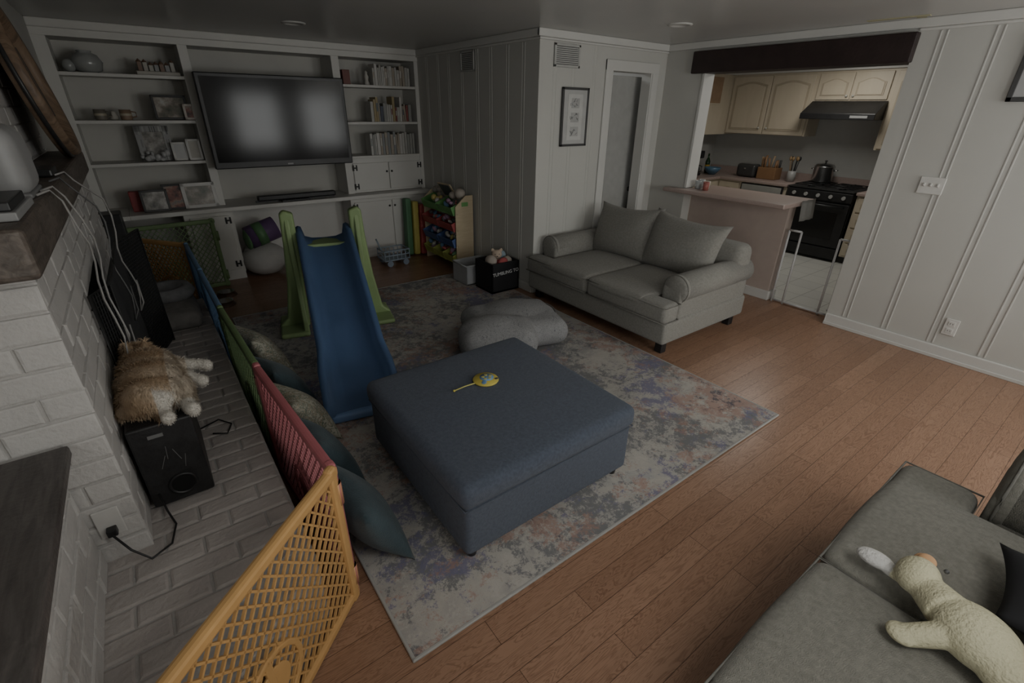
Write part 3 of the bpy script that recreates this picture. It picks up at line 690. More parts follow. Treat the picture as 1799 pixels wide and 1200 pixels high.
for sgn in (-1,1):
    P=[(.225,1.05),(.30,1.08),(.335,1.05),(.345,.8),(.375,.45),(.43,.12),(.50,.06),(.50,.02),(.25,.02),(.245,.12),(.235,.5),(.225,.8)]
    P=[(sgn*x,z) for x,z in P]
    if sgn<0: P=P[::-1]
    b.prism(P,-.05,.05,0,.018,3,mat3(Xv,Zv,Xv.cross(Zv),loc(0,.06,0)))
    P=[(-.22,.02),(.30,.02),(.26,.10),(.16,.35),(.12,.8),(.10,1.02),(.02,1.04),(-.02,.9),(-.05,.4),(-.12,.12)]
    Zc=Vv.cross(Zv); b.prism(P,-.022,.022,0,.012,3,mat3(Vv,Zv,Zc,loc(sgn*.285,.0,0)))
    b.bx(loc(sgn*.38,.04,.035),(.24,.50,.045),0,(0,0,rz),.02,3)
for z,v in ((.22,.2),(.42,.16),(.62,.12)): b.cyl(loc(-.27,v,z),loc(.27,v,z),.025,.025,0,14)
b.bx(loc(0,.06,.78),(.46,.24,.03),0,(0,0,rz),.01)
b.done(e)
# ------------------------------------------------------------------ play fence
def panel(b,p0,p1,m,hh=.68,z0=.015):
    p0=Vector((p0[0],p0[1],0));p1=Vector((p1[0],p1[1],0)); L=(p1-p0).length; X=(p1-p0).normalized(); Z=X.cross(Vector((0,0,1)))
    fr=mat3(X,Vector((0,0,1)),Z,p0+Vector((0,0,z0)))
    old=b.T.copy(); b.T=fr
    def bar(x0,y0,x1,y1,w,d,bev=.004,z=0):
        ln=math.hypot(x1-x0,y1-y0); b.bx(((x0+x1)/2,(y0+y1)/2,z),(ln+w*.6,w,d),m,(0,0,math.atan2(y1-y0,x1-x0)),bev,2 if bev else 1)
    t=.035
    bar(0,hh-t/2,L,hh-t/2,.045,.035,.012); bar(0,t/2,L,t/2,.045,.03,.012); bar(t/2,0,t/2,hh,.045,.035,.012); bar(L-t/2,0,L-t/2,hh,.045,.035,.012)
    for x in (0.0,L):
        for y in (.12,.56): b.cyl((x,y-.05,0),(x,y+.05,0),.022,.022,m,12)
    for k in range(16):
        a0=2*math.pi*k/16;a1=2*math.pi*(k+1)/16
        bar(L*.5+.13*math.cos(a0),.20+.13*math.sin(a0),L*.5+.13*math.cos(a1),.20+.13*math.sin(a1),.022,.018,.005)
    b.cyl((L*.5,.20,-.005),(L*.5,.20,.005),.075,.075,m,24)
    bar(L*.5,.20,L*.5,.04,.03,.012); bar(L*.5,.2,L*.5,.33,.03,.012)
    px,py=.050,.062; x0,x1,y0,y1=t,L-t,t,hh-t
    for sg in (1,-1):
        kk=int((y1-y0)/py)+3
        for k in range(-kk,int((x1-x0)/px)+kk):
            xs=x0+k*px
            xa,xb=xs,xs+sg*(y1-y0)*px/py
            t0=(x0-xa)/(xb-xa); t1=(x1-xa)/(xb-xa)
            if t0>t1: t0,t1=t1,t0
            lo=max(0,t0);hi=min(1,t1)
            if hi-lo>.02:
                bar(xa+(xb-xa)*lo,y0+(y1-y0)*lo,xa+(xb-xa)*hi,y0+(y1-y0)*hi,.0075,.009,0)
    b.T=old
e=bpy.data.objects.new('play_yard_fence',None); COL.objects.link(e)
pts=[(-.43,.80,f_or),(.285,1.455,f_red),(.22,2.45,f_gr),(.19,3.42,f_bl),(.18,4.40,f_bl),(.17,5.36,f_or),(-.20,5.85,None)]
for i in range(len(pts)-1):
    b=MB('panel_%d'%i,[pts[i][2]]); panel(b,pts[i][:2],pts[i+1][:2],pts[i][2]); b.done(e)
b=MB('panel_far',[f_gr]); panel(b,(-.33,6.06),(.50,6.10),f_gr,.74); b.done(e)
# ------------------------------------------------------------------ pillows
def lean(y,w,h,mat,x=.42,ang=22,t=.16,yaw=.2,name='throw_pillow',rollz=0):
    a=math.radians(ang); up=Vector((-math.sin(a),0,math.cos(a))); n=Vector((math.cos(a),0,math.sin(a))); X=Vector((0,1,0))
    R=Matrix.Rotation(yaw,3,'Z'); up=R@up;n=R@n;X=R@X
    c=Vector((x,y,.013+h/2*math.cos(a)+.01))+Vector((-math.sin(a)*h/2*.4,0,0))
    b=MB(name,[mat]); b.pillow(mat3(X,up,n,c)@Matrix.Rotation(rollz,4,'Z'),w,h,t,0,20,.03); b.done()
lean(1.70,.56,.48,teal,.45,26,.20,.16,'floor_cushion',rollz=.06)
lean(2.22,.50,.46,teal,.44,28,.19,.24,'floor_cushion')
lean(2.69,.46,.46,patt,.46,34,.20,.26)
lean(3.18,.48,.44,teal,.45,36,.18,.30)
lean(3.72,.56,.46,patt,.43,34,.20,.24)
# ------------------------------------------------------------------ fireplace
def bricks(b,o,u,v,n,W,Hh,bw=.235,bh=.088,gap=.007,d=.007,mat=0,off=True):
    o=Vector(o);u=Vector(u);v=Vector(v);n=Vector(n); r=0; y=0
    bm=bmesh.new()
    while y<Hh-.01:
        y1=min(y+bh-gap,Hh); x=-(bw/2 if (r%2 and off) else 0)
        while x<W-.005:
            xa=max(x,0);xb=min(x+bw-gap,W)
            if xb-xa>.015:
                dd=d*random.uniform(.6,1.4); c=.005; j=lambda: random.uniform(-.0015,.0015)
                A=[bm.verts.new(o+u*p+v*q) for p,q in ((xa,y),(xb,y),(xb,y1),(xa,y1))]
                Bv=[bm.verts.new(o+u*(p+j())+v*(q+j())+n*dd*.75) for p,q in ((xa+.002,y+.002),(xb-.002,y+.002),(xb-.002,y1-.002),(xa+.002,y1-.002))]
                Cv=[bm.verts.new(o+u*p+v*q+n*(dd+j())) for p,q in ((xa+c+.004,y+c+.003),(xb-c-.004,y+c+.003),(xb-c-.004,y1-c-.003),(xa+c+.004,y1-c-.003))]
                for P,Q in ((A,Bv),(Bv,Cv)):
                    for i in range(4): bm.faces.new((P[i],P[(i+1)%4],Q[(i+1)%4],Q[i]))
                bm.faces.new(Cv)
            x+=bw
        y+=bh; r+=1
    bmesh.ops.recalc_face_normals(bm,faces=bm.faces)
    b.add(bm,mat,None,False)
e=bpy.data.objects.new('fireplace',None); COL.objects.link(e)
ZH=.36; XF=-.325; YN=1.845; YF=4.60
b=MB('brickwork',[mortarp,brickp,hearthp,C(.01,.01,.01,.9)])
b.box((-1.25,YN,0),(XF,2.62,1.43),0); b.box((-1.25,3.72,0),(XF,YF,1.43),0); b.box((-1.25,2.62,1.12),(XF,3.72,1.43),0)
b.box((-1.25,2.62,0),(-1.0,3.72,1.12),3); b.box((-1.0,2.62,ZH-.02),(XF-.01,3.72,ZH),3)
b.box((-1.0,2.62,ZH),(XF-.02,2.64,1.12),3); b.box((-1.0,3.70,ZH),(XF-.02,3.72,1.12),3)
b.box((-1.25,YN+.05,1.43),(-.475,YF,H),0)
bricks(b,(XF,YN,ZH),(0,1,0),(0,0,1),(1,0,0),2.62-YN,1.43-ZH,mat=1)
bricks(b,(XF,3.72,ZH),(0,1,0),(0,0,1),(1,0,0),YF-3.72,1.43-ZH,mat=1)
bricks(b,(XF,2.62,1.12),(0,1,0),(0,0,1),(1,0,0),1.10,.31,mat=1)
bricks(b,(-1.25,YN,.0),(1,0,0),(0,0,1),(0,-1,0),1.25+XF+.007,1.43,mat=1)
bricks(b,(-.475,YN+.05,1.5),(0,1,0),(0,0,1),(1,0,0),YF-YN-.05,H-1.5,mat=1)
bricks(b,(-1.25,YN+.05,1.5),(1,0,0),(0,0,1),(0,-1,0),.775,H-1.5,mat=1)
b.done(e)
b=MB('hearth',[mortarp,hearthp,brickp])
sl=(1.455-.80)/(.285+.43)
yd=lambda x:1.455+sl*(x-.285)
poly=[(-1.2,4.72),(-1.2,.42),(-.545,yd(-.545)+.06),(.165,yd(.165)+.07),(.150,4.72)]
b.prism(poly,0,ZH-.010,0)
bm=bmesh.new()
y=.6
row=0
while y<4.7:
    x=-.50-(.1 if row%2 else 0)
    while x<.16:
        xa=max(x,-.50); xb=min(x+.213,.160); ya,yb=y,y+.092
        if xb-xa>.02 and ya>yd(xb)+.06 and not (xb<XF-.02 and ya>YN):
            d=ZH-.003+random.uniform(-.002,.002)
            A=[bm.verts.new((p,q,ZH-.014)) for p,q in ((xa,ya),(xb,ya),(xb,yb),(xa,yb))]
            Bv=[bm.verts.new((p,q,d-.003)) for p,q in ((xa+.002,ya+.002),(xb-.002,ya+.002),(xb-.002,yb-.002),(xa+.002,yb-.002))]
            Cv=[bm.verts.new((p,q,d)) for p,q in ((xa+.010,ya+.010),(xb-.010,ya+.010),(xb-.010,yb-.010),(xa+.010,yb-.010))]
            for P,Q in ((A,Bv),(Bv,Cv)):
                for i in range(4): bm.faces.new((P[i],P[(i+1)%4],Q[(i+1)%4],Q[i]))
            bm.faces.new(Cv)
        x+=.22
    y+=.098; row+=1
bmesh.ops.recalc_face_normals(bm,faces=bm.faces); b.add(bm,1)
bricks(b,(.155,1.43,0),(0,1,0),(0,0,1),(1,0,0),3.27,ZH-.01,mat=2)
b.done(e)
b=MB('mantel',[mantelp]); b.box((-1.2,YN-.10,1.435),(-.285,YF+.02,1.575),0,.018,3); b.done(e)
b=MB('low_brick_wall',[mortarp,brickp,capwood]); b.box((-1.25,-.2,0),(-.465,YN-.015,.84),0)
bricks(b,(-.465,-.2,ZH),(0,1,0),(0,0,1),(1,0,0),YN+.18,.84-ZH,mat=1)
b.box((-1.25,-.25,.84),(-.41,YN-.015,.88),2,.008); b.done()
b=MB('wall_outlet',[C(.55,.54,.52),black]); b.bx((-.405,YN-.013,.53),(.075,.008,.12),0,(0,0,0),.003); b.bx((-.405,YN-.03,.50),(.03,.03,.03),1,(0,0,0),.004); b.done()
b=MB('power_cord',[black]); b.tube([(-.405,YN-.05,.50),(-.37,YN-.08,.43),(-.32,YN-.12,.39),(-.26,YN-.06,.372),(-.24,YN+.04,.372),(-.26,YN+.12,.39),(-.27,YN+.165,.45)],.004,0); b.done()
b=MB('power_cord',[black]); b.tube([(-.09,2.54,.372),(.0,2.58,.372),(.05,2.50,.372),(.02,2.42,.372),(-.04,2.46,.372)],.004,0); b.done()
b=MB('fire_screen',[dark,M('mesh_black',(.016,.016,.017),.7,.3,200)])
S=[(-.30,2.52),(-.24,2.66),(-.22,3.52),(-.11,3.86)]
for i in range(3):
    a=Vector((S[i][0],S[i][1],0));c=Vector((S[i+1][0],S[i+1][1],0))
    z0,z1=ZH+.004,1.15
    b.tube([a+Vector((0,0,z0)),a+Vector((0,0,z1)),c+Vector((0,0,z1)),c+Vector((0,0,z0))],.009,0,8,False)
    b.tube([a+Vector((0,0,z0+.02)),c+Vector((0,0,z0+.02))],.008,0)
    L=(c-a).length; n=int(L/.018)
    for k in range(1,n): p=a+(c-a)*k/n; b.cyl(p+Vector((0,0,z0+.02)),p+Vector((0,0,z1)),.0035,.0035,1,4,False)
    for k in range(1,40): z=z0+(z1-z0)*k/40; b.bx(((a.x+c.x)/2,(a.y+c.y)/2,z),(L,.003,.003),1,(0,0,math.atan2(c.y-a.y,c.x-a.x)))
b.done()
b=MB('hanging_cables',[C(.34,.33,.32),C(.12,.12,.12)])
for (y,x,zb,m,am) in ((2.45,-.245,.82,0,.05),(2.56,-.235,.78,0,.04),(2.86,-.20,.88,1,.03),(3.1,-.18,.84,0,.06)):
    pts=[(-.31,y-.10,1.58),(-.285,y,1.582),(-.262,y+.02,1.54)]
    for k in range(9):
        z=1.45-(1.45-zb)*k/8; pts.append((x+.012*math.sin(k*1.3),y+am*math.sin(k*.7+y*5)+.03*k/8,z))
    pts+= [(x+.01,y+.12,zb+.03),(x+.01,y+.16,zb+.15)]
    b.tube(pts,.004,m,6)
b.done()
b=MB('wireless_speaker',[C(.33,.33,.33,.45),C(.2,.2,.2)]); b.soft((-.37,2.42,1.69),(.13,.28,.22),.05,.01,0); b.soft((-.37,2.42,1.585),(.12,.26,.02),.009,0,1); b.done()
b=MB('cable_box',[black,C(.3,.3,.3)]); b.box((-.45,1.86,1.576),(-.30,2.18,1.60),1,.004); b.box((-.44,1.88,1.60),(-.31,2.14,1.625),0,.004); b.done()
b=MB('media_streamer',[black]); b.box((-.42,2.95,1.576),(-.31,3.15,1.61),0,.008); b.done()
b=MB('barrel_lid_decor',[woodb,C(.03,.03,.03,.4)])
tl=math.radians(10); n=Vector((math.cos(tl),0,math.sin(tl))); up=Vector((-math.sin(tl),0,math.cos(tl))); X=Vector((0,1,0))
mxx=mat3(X,up,n,Vector((-.375,4.08,1.575+.40)))
b.lathe([(0,0.0),(.34,.0),(.345,.02),(.36,.045),(.39,.05),(.40,.03),(.40,-.03),(.37,-.035),(0,-.03)],(0,0,0),0,48,mxx)
b.T=mxx
b.tube([(.402*math.cos(a),.402*math.sin(a),.0) for a in [2*math.pi*k/48 for k in range(48)]],.012,1,6,True)
for k in range(-3,4): b.bx((k*.095,0,.004),(.004,2*math.sqrt(.34**2-(k*.095)**2),.004),1)
b.done()
b=MB('draped_cloth',[C(.18,.2,.24,.9)]); rows=[]
for i in range(10):
    rows.append([(-.45+.05*math.sin(i*.9)*.3+.04*(j/6),2.9+i*.14,2.46-j*.03-.05*math.sin(i*.7)) for j in range(7)])
b.quadgrid(rows,0,True,.01); b.done()
# ------------------------------------------------------------------ subwoofer
b=MB('subwoofer',[blackw,black,C(.16,.16,.16)])
sx0,sx1,sy0,sy1,sz=-.30,-.085,2.02,2.52,.755
b.box((sx0,sy0,ZH+.015),(sx1,sy1,sz),0,.008,2)
for x in (sx0+.03,sx1-.03):
    for y in (sy0+.04,sy1-.04): b.cyl((x,y,ZH-.001),(x,y,ZH+.02),.015,.015,1,12)
px_,pz_=(sx0+sx1)/2+.01,.455
b.lathe([(.052,0),(.050,.008),(.044,.008),(.040,.003)],(px_,sy0-.001,pz_),1,30,Matrix.Rotation(math.pi/2,4,'X'))
b.lathe([(.041,.0035),(0,.0035)],(px_,sy0-.001,pz_),portdark,30,Matrix.Rotation(math.pi/2,4,'X'))  # flat black disc paints the port's dark depth; no hole is cut
b.box((sx0+.06,sy0-.003,.70),(sx0+.11,sy0,.715),2)
for q in ((.10,.62,.1),(.13,.6,-.3),(.08,.58,.4),(.15,.56,.2)): b.bx((sx0+q[0],sy0-.001,q[1]),(.002,.002,.06),2,(0,q[2],0))
b.done()
# ------------------------------------------------------------------ cat
def catb(m):
    z=sz-.008
    m.sph((-.19,2.36,z+.085),(.105,.14,.085)); m.sph((-.185,2.24,z+.085),(.115,.13,.088)); m.sph((-.19,2.14,z+.075),(.105,.09,.078))
    m.sph((-.20,2.45,z+.085),(.075,.08,.07))
    m.sph((-.215,2.515,z+.10),(.062,.06,.055)); m.sph((-.175,2.545,z+.085),(.032,.03,.024)); m.sph((-.245,2.50,z+.115),(.03,.035,.03))
    for p,q in (((-.235,2.49,z+.14),(-.25,2.485,z+.19)),((-.185,2.475,z+.14),(-.175,2.465,z+.19))): m.cyl(p,q,.026,.004,0,10)
    for A in (((-.14,2.40,z+.06,.042),(-.07,2.43,z+.045,.03),(-.01,2.42,z+.035,.024),(.02,2.41,z+.025,.026)),((-.14,2.32,z+.07,.042),(-.08,2.31,z+.05,.03),(-.04,2.285,z+.035,.024),(-.015,2.27,z+.02,.027)),
              ((-.16,2.17,z+.07,.07),(-.10,2.19,z+.055,.055),(-.085,2.12,z+.035,.03),(-.08,2.05,z+.03,.026),(-.07,2.02,z+.03,.028)),
              ((-.19,2.12,z+.05,.055),(-.17,2.08,z+.035,.035),(-.16,2.035,z+.028,.025),(-.155,2.01,z+.028,.026))):
        for i in range(len(A)-1): m.cyl(A[i][:3],A[i+1][:3],A[i][3],A[i+1][3],0,12); 
        for q in A: m.sph(q[:3],q[3],seg=12)
    T_=[(-.25,2.10,z+.05,.03),(-.285,2.13,z+.04,.032),(-.29,2.20,z+.035,.035),(-.29,2.28,z+.03,.032),(-.29,2.34,z+.03,.02)]
    for i in range(len(T_)-1): m.cyl(T_[i][:3],T_[i+1][:3],T_[i][3],T_[i+1][3],0,12)
    for q in T_: m.sph(q[:3],q[3],seg=12)
def catcol(p):
    paw=(p.x>-.055 and p.y>2.2) or (p.y<2.075 and p.x>-.18)
    if paw: return (.58,.55,.50,.2)
    if p.x>-.12 : return (.56,.49,.40,1)
    s=math.sin(p.y*55+math.sin(p.x*30)*1.5)
    k=.5+.5*s
    return (.46+.09*k,.34+.10*k,.225+.10*k,1)
cat=blob('cat',catb,[attrmat('cat_fur')],.006,3,catcol,18000,.026,lambda p: Vector((.15,-.8,-.3)))
b=MB('cat_face',[C(.35,.15,.13),C(.05,.07,.03,.2)]); b.sph((-.155,2.565,.837),(.008,.007,.006),0,seg=10)
for q in ((-.165,2.535,.864),(-.195,2.562,.860)): b.sph(q,(.009,.009,.006),1,seg=10)
b.done(cat)
b=MB('pet_bed',[greyd,greyc])
b.soft((-.08,4.28,ZH+.07),(.36,.62,.13),.06,.02,0); 
b.lathe([(0,.0),(.16,0),(.19,.05),(.16,.10),(.11,.10),(.09,.05),(0,.05)],(-.07,4.40,ZH+.14),1); b.done()
b=MB('tower_speaker',[black,dark]); b.box((-.42,5.55,0),(-.24,5.78,.98),0,.01); b.box((-.41,5.545,.1),(-.25,5.552,.9),1); b.done()
for x,y in ((.42,5.75),(.36,5.45)):
    b=MB('pet_bowl',[steel]); b.lathe([(.10,0),(.105,.005),(.08,.05),(.085,.052),(.07,.048),(.06,.01),(0,.008)],(x,y,.0)); b.done()
# ------------------------------------------------------------------ duck plush
def duckb(m):
    z=.53
    m.sph((1.50,-.12,z+.07),(.085,.11,.075),0,(0,0,-.45)); m.sph((1.46,-.2,z+.06),(.07,.08,.06)); m.cyl((1.53,-.05,z+.07),(1.59,.02,z+.06),.06,.045)
    m.sph((1.60,.04,z+.07),(.062,.057,.057)); 
    m.cyl((1.45,-.06,z+.05),(1.40,-.0,z+.02),.035,.03); m.sph((1.395,.005,z+.025),(.035,.04,.02)); m.cyl((1.42,-.24,z+.04),(1.38,-.28,z+.02),.035,.02)
    m.cyl((1.59,.07,z+.04),(1.605,.11,z+.03),.02,.02)
    m.sph((1.61,.145,z+.035),(.034,.055,.022),0,(0,0,.1))
def duckc(p):
    if p.y>.095: return (.58,.57,.55,1)
    return (.56,.53,.37,1)
dk=blob('plush_duck',duckb,[attrmat('duck_plush',bump=.8)],.006,3,duckc)
b=MB('beak',[C(.58,.34,.18,.8),ink]); b.sph((1.672,.045,.602),(.040,.028,.017),0,(0,0,.1)); b.sph((1.662,.040,.622),(.030,.024,.012),0,(0,0,.1)); b.sph((1.625,-.008,.650),.007,1,seg=8); b.done(dk)
b=MB('black_cushion',[C(.010,.010,.012,.9)]); b.pillow(mat3(Vector((1,.15,0)).normalized(),Vector((-.15,1,.1)).normalized(),Vector((0,-.1,1)).normalized(),Vector((1.79,-.31,.605))),.36,.42,.14,0); b.done()
# ------------------------------------------------------------------ kitchen
b=MB('breakfast_bar',[peni,counterp,trimp])
b.box((5.235,2.27,0),(5.38,3.42,1.02),0); b.box((5.215,2.25,0),(5.40,3.42,.10),2,.004)
b.prism([(4.93,2.19),(5.60,2.19),(5.60,3.398),(5.06,3.398),(5.06,3.62),(4.93,3.62)],1.02,1.065,1,.012,3)
b.done()
b=MB('kitchen_towel',[C(.52,.52,.50,.9)]); rows=[]
for i in range(10): rows.append([(5.25+.035*i,2.175-.004*j+.008*math.sin(i*1.7),1.075-.04*j) for j in range(6)])
b.quadgrid(rows,0,True,.006); b.done()
def kdoor(b,ya,yb,za,zb,x,arch=True):
    b.box((x-.02,ya+.006,za+.006),(x,yb-.006,zb-.006),0,.004)
    fw=.055; n=10
    y0,y1,z0,z1=ya+fw,yb-fw,za+fw,zb-fw-.02
    poly=[(y0,z0),(y1,z0),(y1,z1-(.05 if arch else 0))]
    if arch:
        for k in range(1,n): 
            t=k/n; poly.append((y1+(y0-y1)*t,z1-.05+.05*math.sin(math.pi*t)**1.3))
    poly.append((y0,z1-(.05 if arch else 0)))
    mxk=Matrix(((0,0,-1,x-.02),(1,0,0,0),(0,1,0,0),(0,0,0,1)))
    b.prism(poly,-.004,.006,C(.42,.36,.27),0,1,mxk)
    poly2=[((p[0]-(y0+y1)/2)*.88+(y0+y1)/2,(p[1]-(z0+z1)/2)*.92+(z0+z1)/2) for p in poly]
    b.prism(poly2,0,.011,0,.003,1,mxk)
b=MB('upper_cabinets',[cabp,cabin,trimp]); XU=7.74
b.box((XU,3.42,1.57),(8.09,4.66,2.38)); b.box((XU,2.52,2.02),(8.09,3.42,2.38)); b.box((XU,1.2,1.45),(8.09,2.52,2.38))
kdoor(b,3.44,4.04,1.57,2.36,XU); kdoor(b,4.04,4.64,1.57,2.36,XU); kdoor(b,2.54,2.97,2.03,2.36,XU); kdoor(b,2.97,3.40,2.03,2.36,XU); kdoor(b,2.02,2.50,1.46,2.36,XU); kdoor(b,1.5,2.0,1.46,2.36,XU)
for y,z in ((3.98,1.66),(4.10,1.66),(2.93,2.08),(3.01,2.08),(2.06,1.55)): b.sph((XU-.035,y,z),.014,C(.5,.5,.45))
b.box((6.3,4.66,1.55),(8.09,4.99,2.38),0); b.box((6.9,4.65,1.98),(7.45,4.665,2.34),1); b.box((6.9,4.645,1.97),(7.45,4.66,1.99),0)
b.box((7.70,.5,2.38),(8.09,4.99,H),2); b.box((6.2,4.62,2.38),(7.72,4.99,H),2); b.done()
b=MB('lower_cabinets',[cabp,counterp,C(.03,.03,.03)])
b.box((7.45,3.34,.1),(8.09,4.99,.91),0); b.box((7.45,.6,.1),(8.09,2.43,.91),0); b.box((5.4,4.42,.1),(7.45,4.99,.91),0); b.box((7.5,.6,.0),(8.09,4.9,.1),2)
b.box((7.41,3.33,.91),(8.09,4.99,.95),1,.008); b.box((7.41,.6,.91),(8.09,2.44,.95),1,.008); b.box((5.24,4.38,.91),(7.41,4.99,.95),1,.008)
b.box((8.07,.6,.95),(8.09,4.99,1.05),1)
for z0,z1 in ((.70,.89),(.5,.69),(.3,.49),(.12,.29)):
    kdoor(b,1.98,2.41,z0,z1,7.45,False); b.sph((7.42,2.2,(z0+z1)/2),.014,C(.5,.5,.45))
kdoor(b,1.5,1.96,.12,.89,7.45)
kdoor(b,4.06,4.4,.12,.89,7.45)
b.done()
b=MB('dishwasher',[black,C(.3,.3,.28)]); b.box((7.42,3.38,.11),(7.447,4.02,.90),0,.004); b.box((7.405,3.40,.80),(7.425,4.0,.885),1,.004); b.box((7.39,3.45,.78),(7.41,3.95,.80),0,.004); b.done()
b=MB('gas_range',[black,M('oven_glass',(.01,.01,.01),.12,0),C(.35,.35,.34,.3),dark])
b.box((7.44,2.46,.03),(8.06,3.31,.93),0,.006); b.box((7.40,2.47,.20),(7.45,3.30,.78),0,.01); b.box((7.395,2.58,.30),(7.405,3.19,.66),1,.004)
b.cyl((7.37,2.52,.74),(7.37,3.25,.74),.014,.014,0,12); b.box((7.40,2.47,.04),(7.45,3.30,.185),0,.008); b.box((7.395,2.46,.80),(7.46,3.31,.92),0,.01)
for k in range(5): b.cyl((7.375,2.56+k*.16,.86),(7.40,2.56+k*.16,.86),.024,.026,2,14)
b.box((7.40,2.46,.93),(8.06,3.31,.945),3,.004)
for cx in (7.6,7.88):
    for cy in (2.68,3.08):
        b.lathe([(0,0),(.045,0),(.045,.015),(0,.018)],(cx,cy,.945),3)
        for a in range(4):
            dx=.11*math.cos(a*math.pi/2);dy=.11*math.sin(a*math.pi/2); b.bx((cx+dx*.6,cy+dy*.6,.975),(.13 if a%2==0 else .012,.012 if a%2==0 else .13,.012),0)
        b.tube([(cx-.13,cy-.17,.972),(cx+.13,cy-.17,.972),(cx+.13,cy+.17,.972),(cx-.13,cy+.17,.972)],.006,0,6,True)
b.done()
b=MB('range_hood',[black,dark]); b.prism([(7.45,1.80),(8.09,1.80),(8.09,2.02),(7.72,2.02),(7.45,1.87)],2.52,3.42,0,.005,1,Matrix(((1,0,0,0),(0,0,1,0),(0,1,0,0),(0,0,0,1)))); b.box((7.447,2.6,1.82),(7.452,2.8,1.85),C(.3,.3,.3)); b.done()
b=MB('stock_pot',[steel,black]); b.lathe([(0,0),(.125,0),(.13,.01),(.13,.20),(.135,.205),(.13,.21),(.11,.235),(.03,.25),(0,.25)],(7.86,3.08,.985)); b.lathe([(0,0),(.01,0),(.01,.02),(.022,.03),(0,.04)],(7.86,3.08,1.235),1)
for q in (-1,1): b.tube([(7.86,3.08+q*.128,1.14),(7.86,3.08+q*.17,1.15),(7.9,3.08+q*.17,1.15),(7.9,3.08+q*.125,1.14)],.007,0)
b.done()
b=MB('toaster',[C(.05,.05,.05,.3),steel]); b.soft((7.75,4.13,1.05),(.2,.30,.19),.04,0,0); b.box((7.70,4.02,1.143),(7.80,4.24,1.15),1); b.bx((7.645,4.13,1.08),(.02,.03,.02),1); b.done()
b=MB('wooden_caddy',[C(.25,.14,.07),C(.05,.05,.05),C(.4,.3,.2)]); b.box((7.66,3.66,.952),(7.86,3.94,1.12),0,.006)
for i in range(9): x=7.68+random.random()*.16; y=3.68+random.random()*.24; b.cyl((x,y,1.08),(x+random.uniform(-.02,.02),y+random.uniform(-.03,.03),1.22+random.random()*.07),.012,.016,random.choice([0,1,2]),8)
b.done()
b=MB('utensil_crock',[C(.35,.35,.34,.4),C(.3,.2,.1),black]); b.lathe([(0,0),(.055,0),(.06,.08),(.055,.15),(.05,.15),(.05,.02),(0,.02)],(7.75,3.46,.952))
for i in range(6): a=i*1.05; b.cyl((7.75+.02*math.cos(a),3.46+.02*math.sin(a),1.0),(7.75+.06*math.cos(a),3.46+.06*math.sin(a),1.26),.006,.006,random.choice([1,2]),6); b.sph((7.75+.06*math.cos(a),3.46+.06*math.sin(a),1.27),(.02,.02,.03),random.choice([1,2]),seg=8)
b.done()
b=MB('coffee_maker',[black,M('carafe_glass',(.03,.03,.03),.05,0)]); b.T=Matrix.Translation((-.1,.0,0)); b.box((7.10,4.62,.952),(7.32,4.82,.99),0,.01); b.box((7.10,4.74,.99),(7.32,4.82,1.30),0,.01); b.box((7.10,4.60,1.21),(7.32,4.82,1.32),0,.015); b.lathe([(0,0),(.065,0),(.075,.06),(.05,.13),(.055,.14),(0,.14)],(7.21,4.67,.99),1); b.tube([(7.21,4.6,1.11),(7.21,4.55,1.1),(7.21,4.55,1.03),(7.21,4.59,1.01)],.008,0); b.done()
b=MB('wine_bottle',[C(.02,.05,.02,.1),C(.45,.3,.05)]); b.lathe([(0,0),(.038,0),(.038,.18),(.015,.24),(.014,.30),(0,.30)],(7.62,4.78,.952)); b.lathe([(.0385,.05),(.0385,.13)],(7.62,4.78,.952),1); b.done()
b=MB('mixing_bowl',[C(.10,.19,.28,.3)]); b.lathe([(0,0),(.05,0),(.11,.06),(.13,.11),(.12,.11),(.10,.06),(0,.012)],(7.50,4.60,.952)); b.done()
b=MB('milk_jug',[C(.5,.5,.5,.3),C(.08,.12,.25)]); b.lathe([(0,0),(.06,0),(.06,.12),(.02,.18),(.02,.2),(0,.2)],(6.3,4.6,.952)); b.lathe([(.061,.03),(.061,.08)],(6.3,4.6,.952),1); b.done()
b=MB('drinking_cups',[C(.4,.42,.42,.3),C(.5,.47,.4),C(.35,.12,.1)])
for i,(x,y) in enumerate(((5.15,3.30),(5.2,3.22),(5.12,3.18),(5.28,3.34))): b.lathe([(0,0),(.03,0),(.036,.09),(.032,.09),(.028,.01),(0,.01)],(x,y,1.066),i%3)
b.done()
b=MB('baby_gate',[chrome,C(.5,.5,.5)])
gx=5.26
b.tube([(gx,2.20,.02),(gx,1.64,.02)],.012,0); 
for y,top in ((2.22,.78),(2.10,.78)): b.cyl((gx,y,.0),(gx,y,top),.011,.011,0,10)
b.tube([(gx,2.22,.78),(gx,2.10,.78)],.011,0)
for y in (1.63,1.74): b.cyl((gx,y,.0),(gx,y,.78),.011,.011,0,10)
b.tube([(gx,1.63,.78),(gx,1.74,.78)],.011,0)
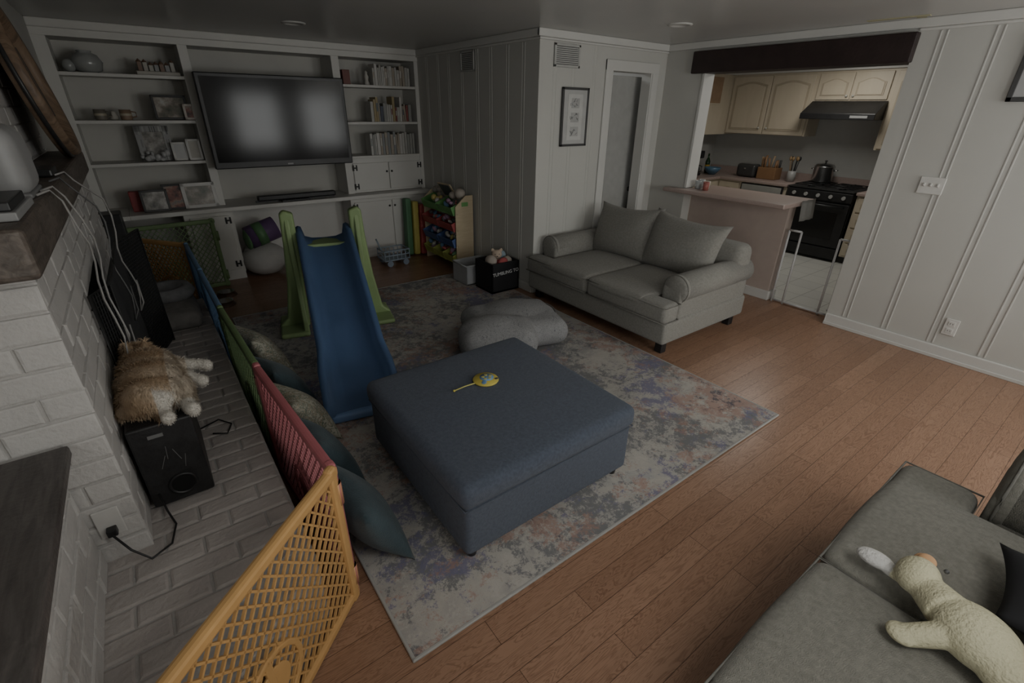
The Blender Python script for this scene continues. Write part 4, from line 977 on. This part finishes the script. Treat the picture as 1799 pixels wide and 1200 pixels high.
for k in range(9): b.cyl((gx+.02+k*.065,1.66,.08),(gx+.02+k*.065,1.66,.75),.006,.006,0,8)
b.tube([(gx,1.66,.75),(gx+.56,1.66,.75),(gx+.56,1.66,.07),(gx,1.66,.07)],.011,0); b.done()
# unseen torchiere shape, added behind the camera to carry an uplight
b=MB('added_uplight_stand',[dark,C(.6,.6,.58)]); b.lathe([(0,0),(.14,0),(.14,.02),(.02,.035),(.012,.05),(.012,1.70),(.03,1.72),(0,1.72)],(4.5,-1.25,0)); b.lathe([(.03,1.70),(.12,1.76),(.19,1.86),(.185,1.86),(.11,1.765),(0,1.72)],(4.5,-1.25,0),1); b.done()
# ------------------------------------------------------------------ lights
def area(name,loc,rot,sx,sy,power,col):
    l=bpy.data.lights.new(name,'AREA'); l.shape='RECTANGLE'; l.size=sx; l.size_y=sy; l.energy=power; l.color=col
    o=bpy.data.objects.new(name,l); COL.objects.link(o); o.location=loc; o.rotation_euler=rot
for i,(a,c) in enumerate(wins): area('window_area_light',((a+c)/2,-1.93,1.52),(math.radians(90),0,0),c-a,1.25,36,(.98,.99,.965))
area('window_area_light',(-1.36,-.95,1.15),(0,math.radians(-90),0),2.1,1.3,48,(.98,.99,.965))  # added side light at the invented left window, brightens the alcove wall
area('added_kitchen_fill',(6.6,2.8,H-.03),(0,0,0),1.2,.4,16,(1,.97,.90))  # added area light to brighten the kitchen; no fixture behind it
area('added_hall_fill',(4.2,5.0,H-.03),(0,0,0),.5,.5,7,(.97,.99,1))  # small area light added to the room behind the door
area('added_living_fill',(1.0,-.8,H-.02),(0,0,0),1.0,1.0,20,(.99,.99,.95))  # added overhead fill behind the camera; no fixture behind it
area('added_uplight',(4.5,-1.25,1.84),(math.radians(180),0,0),.2,.2,26,(1,.98,.93))  # added upward light to brighten the ceiling
w=bpy.data.worlds.new('world'); SC.world=w; w.use_nodes=True; w.node_tree.nodes['Background'].inputs[0].default_value=(.8,.82,.85,1); w.node_tree.nodes['Background'].inputs[1].default_value=.7
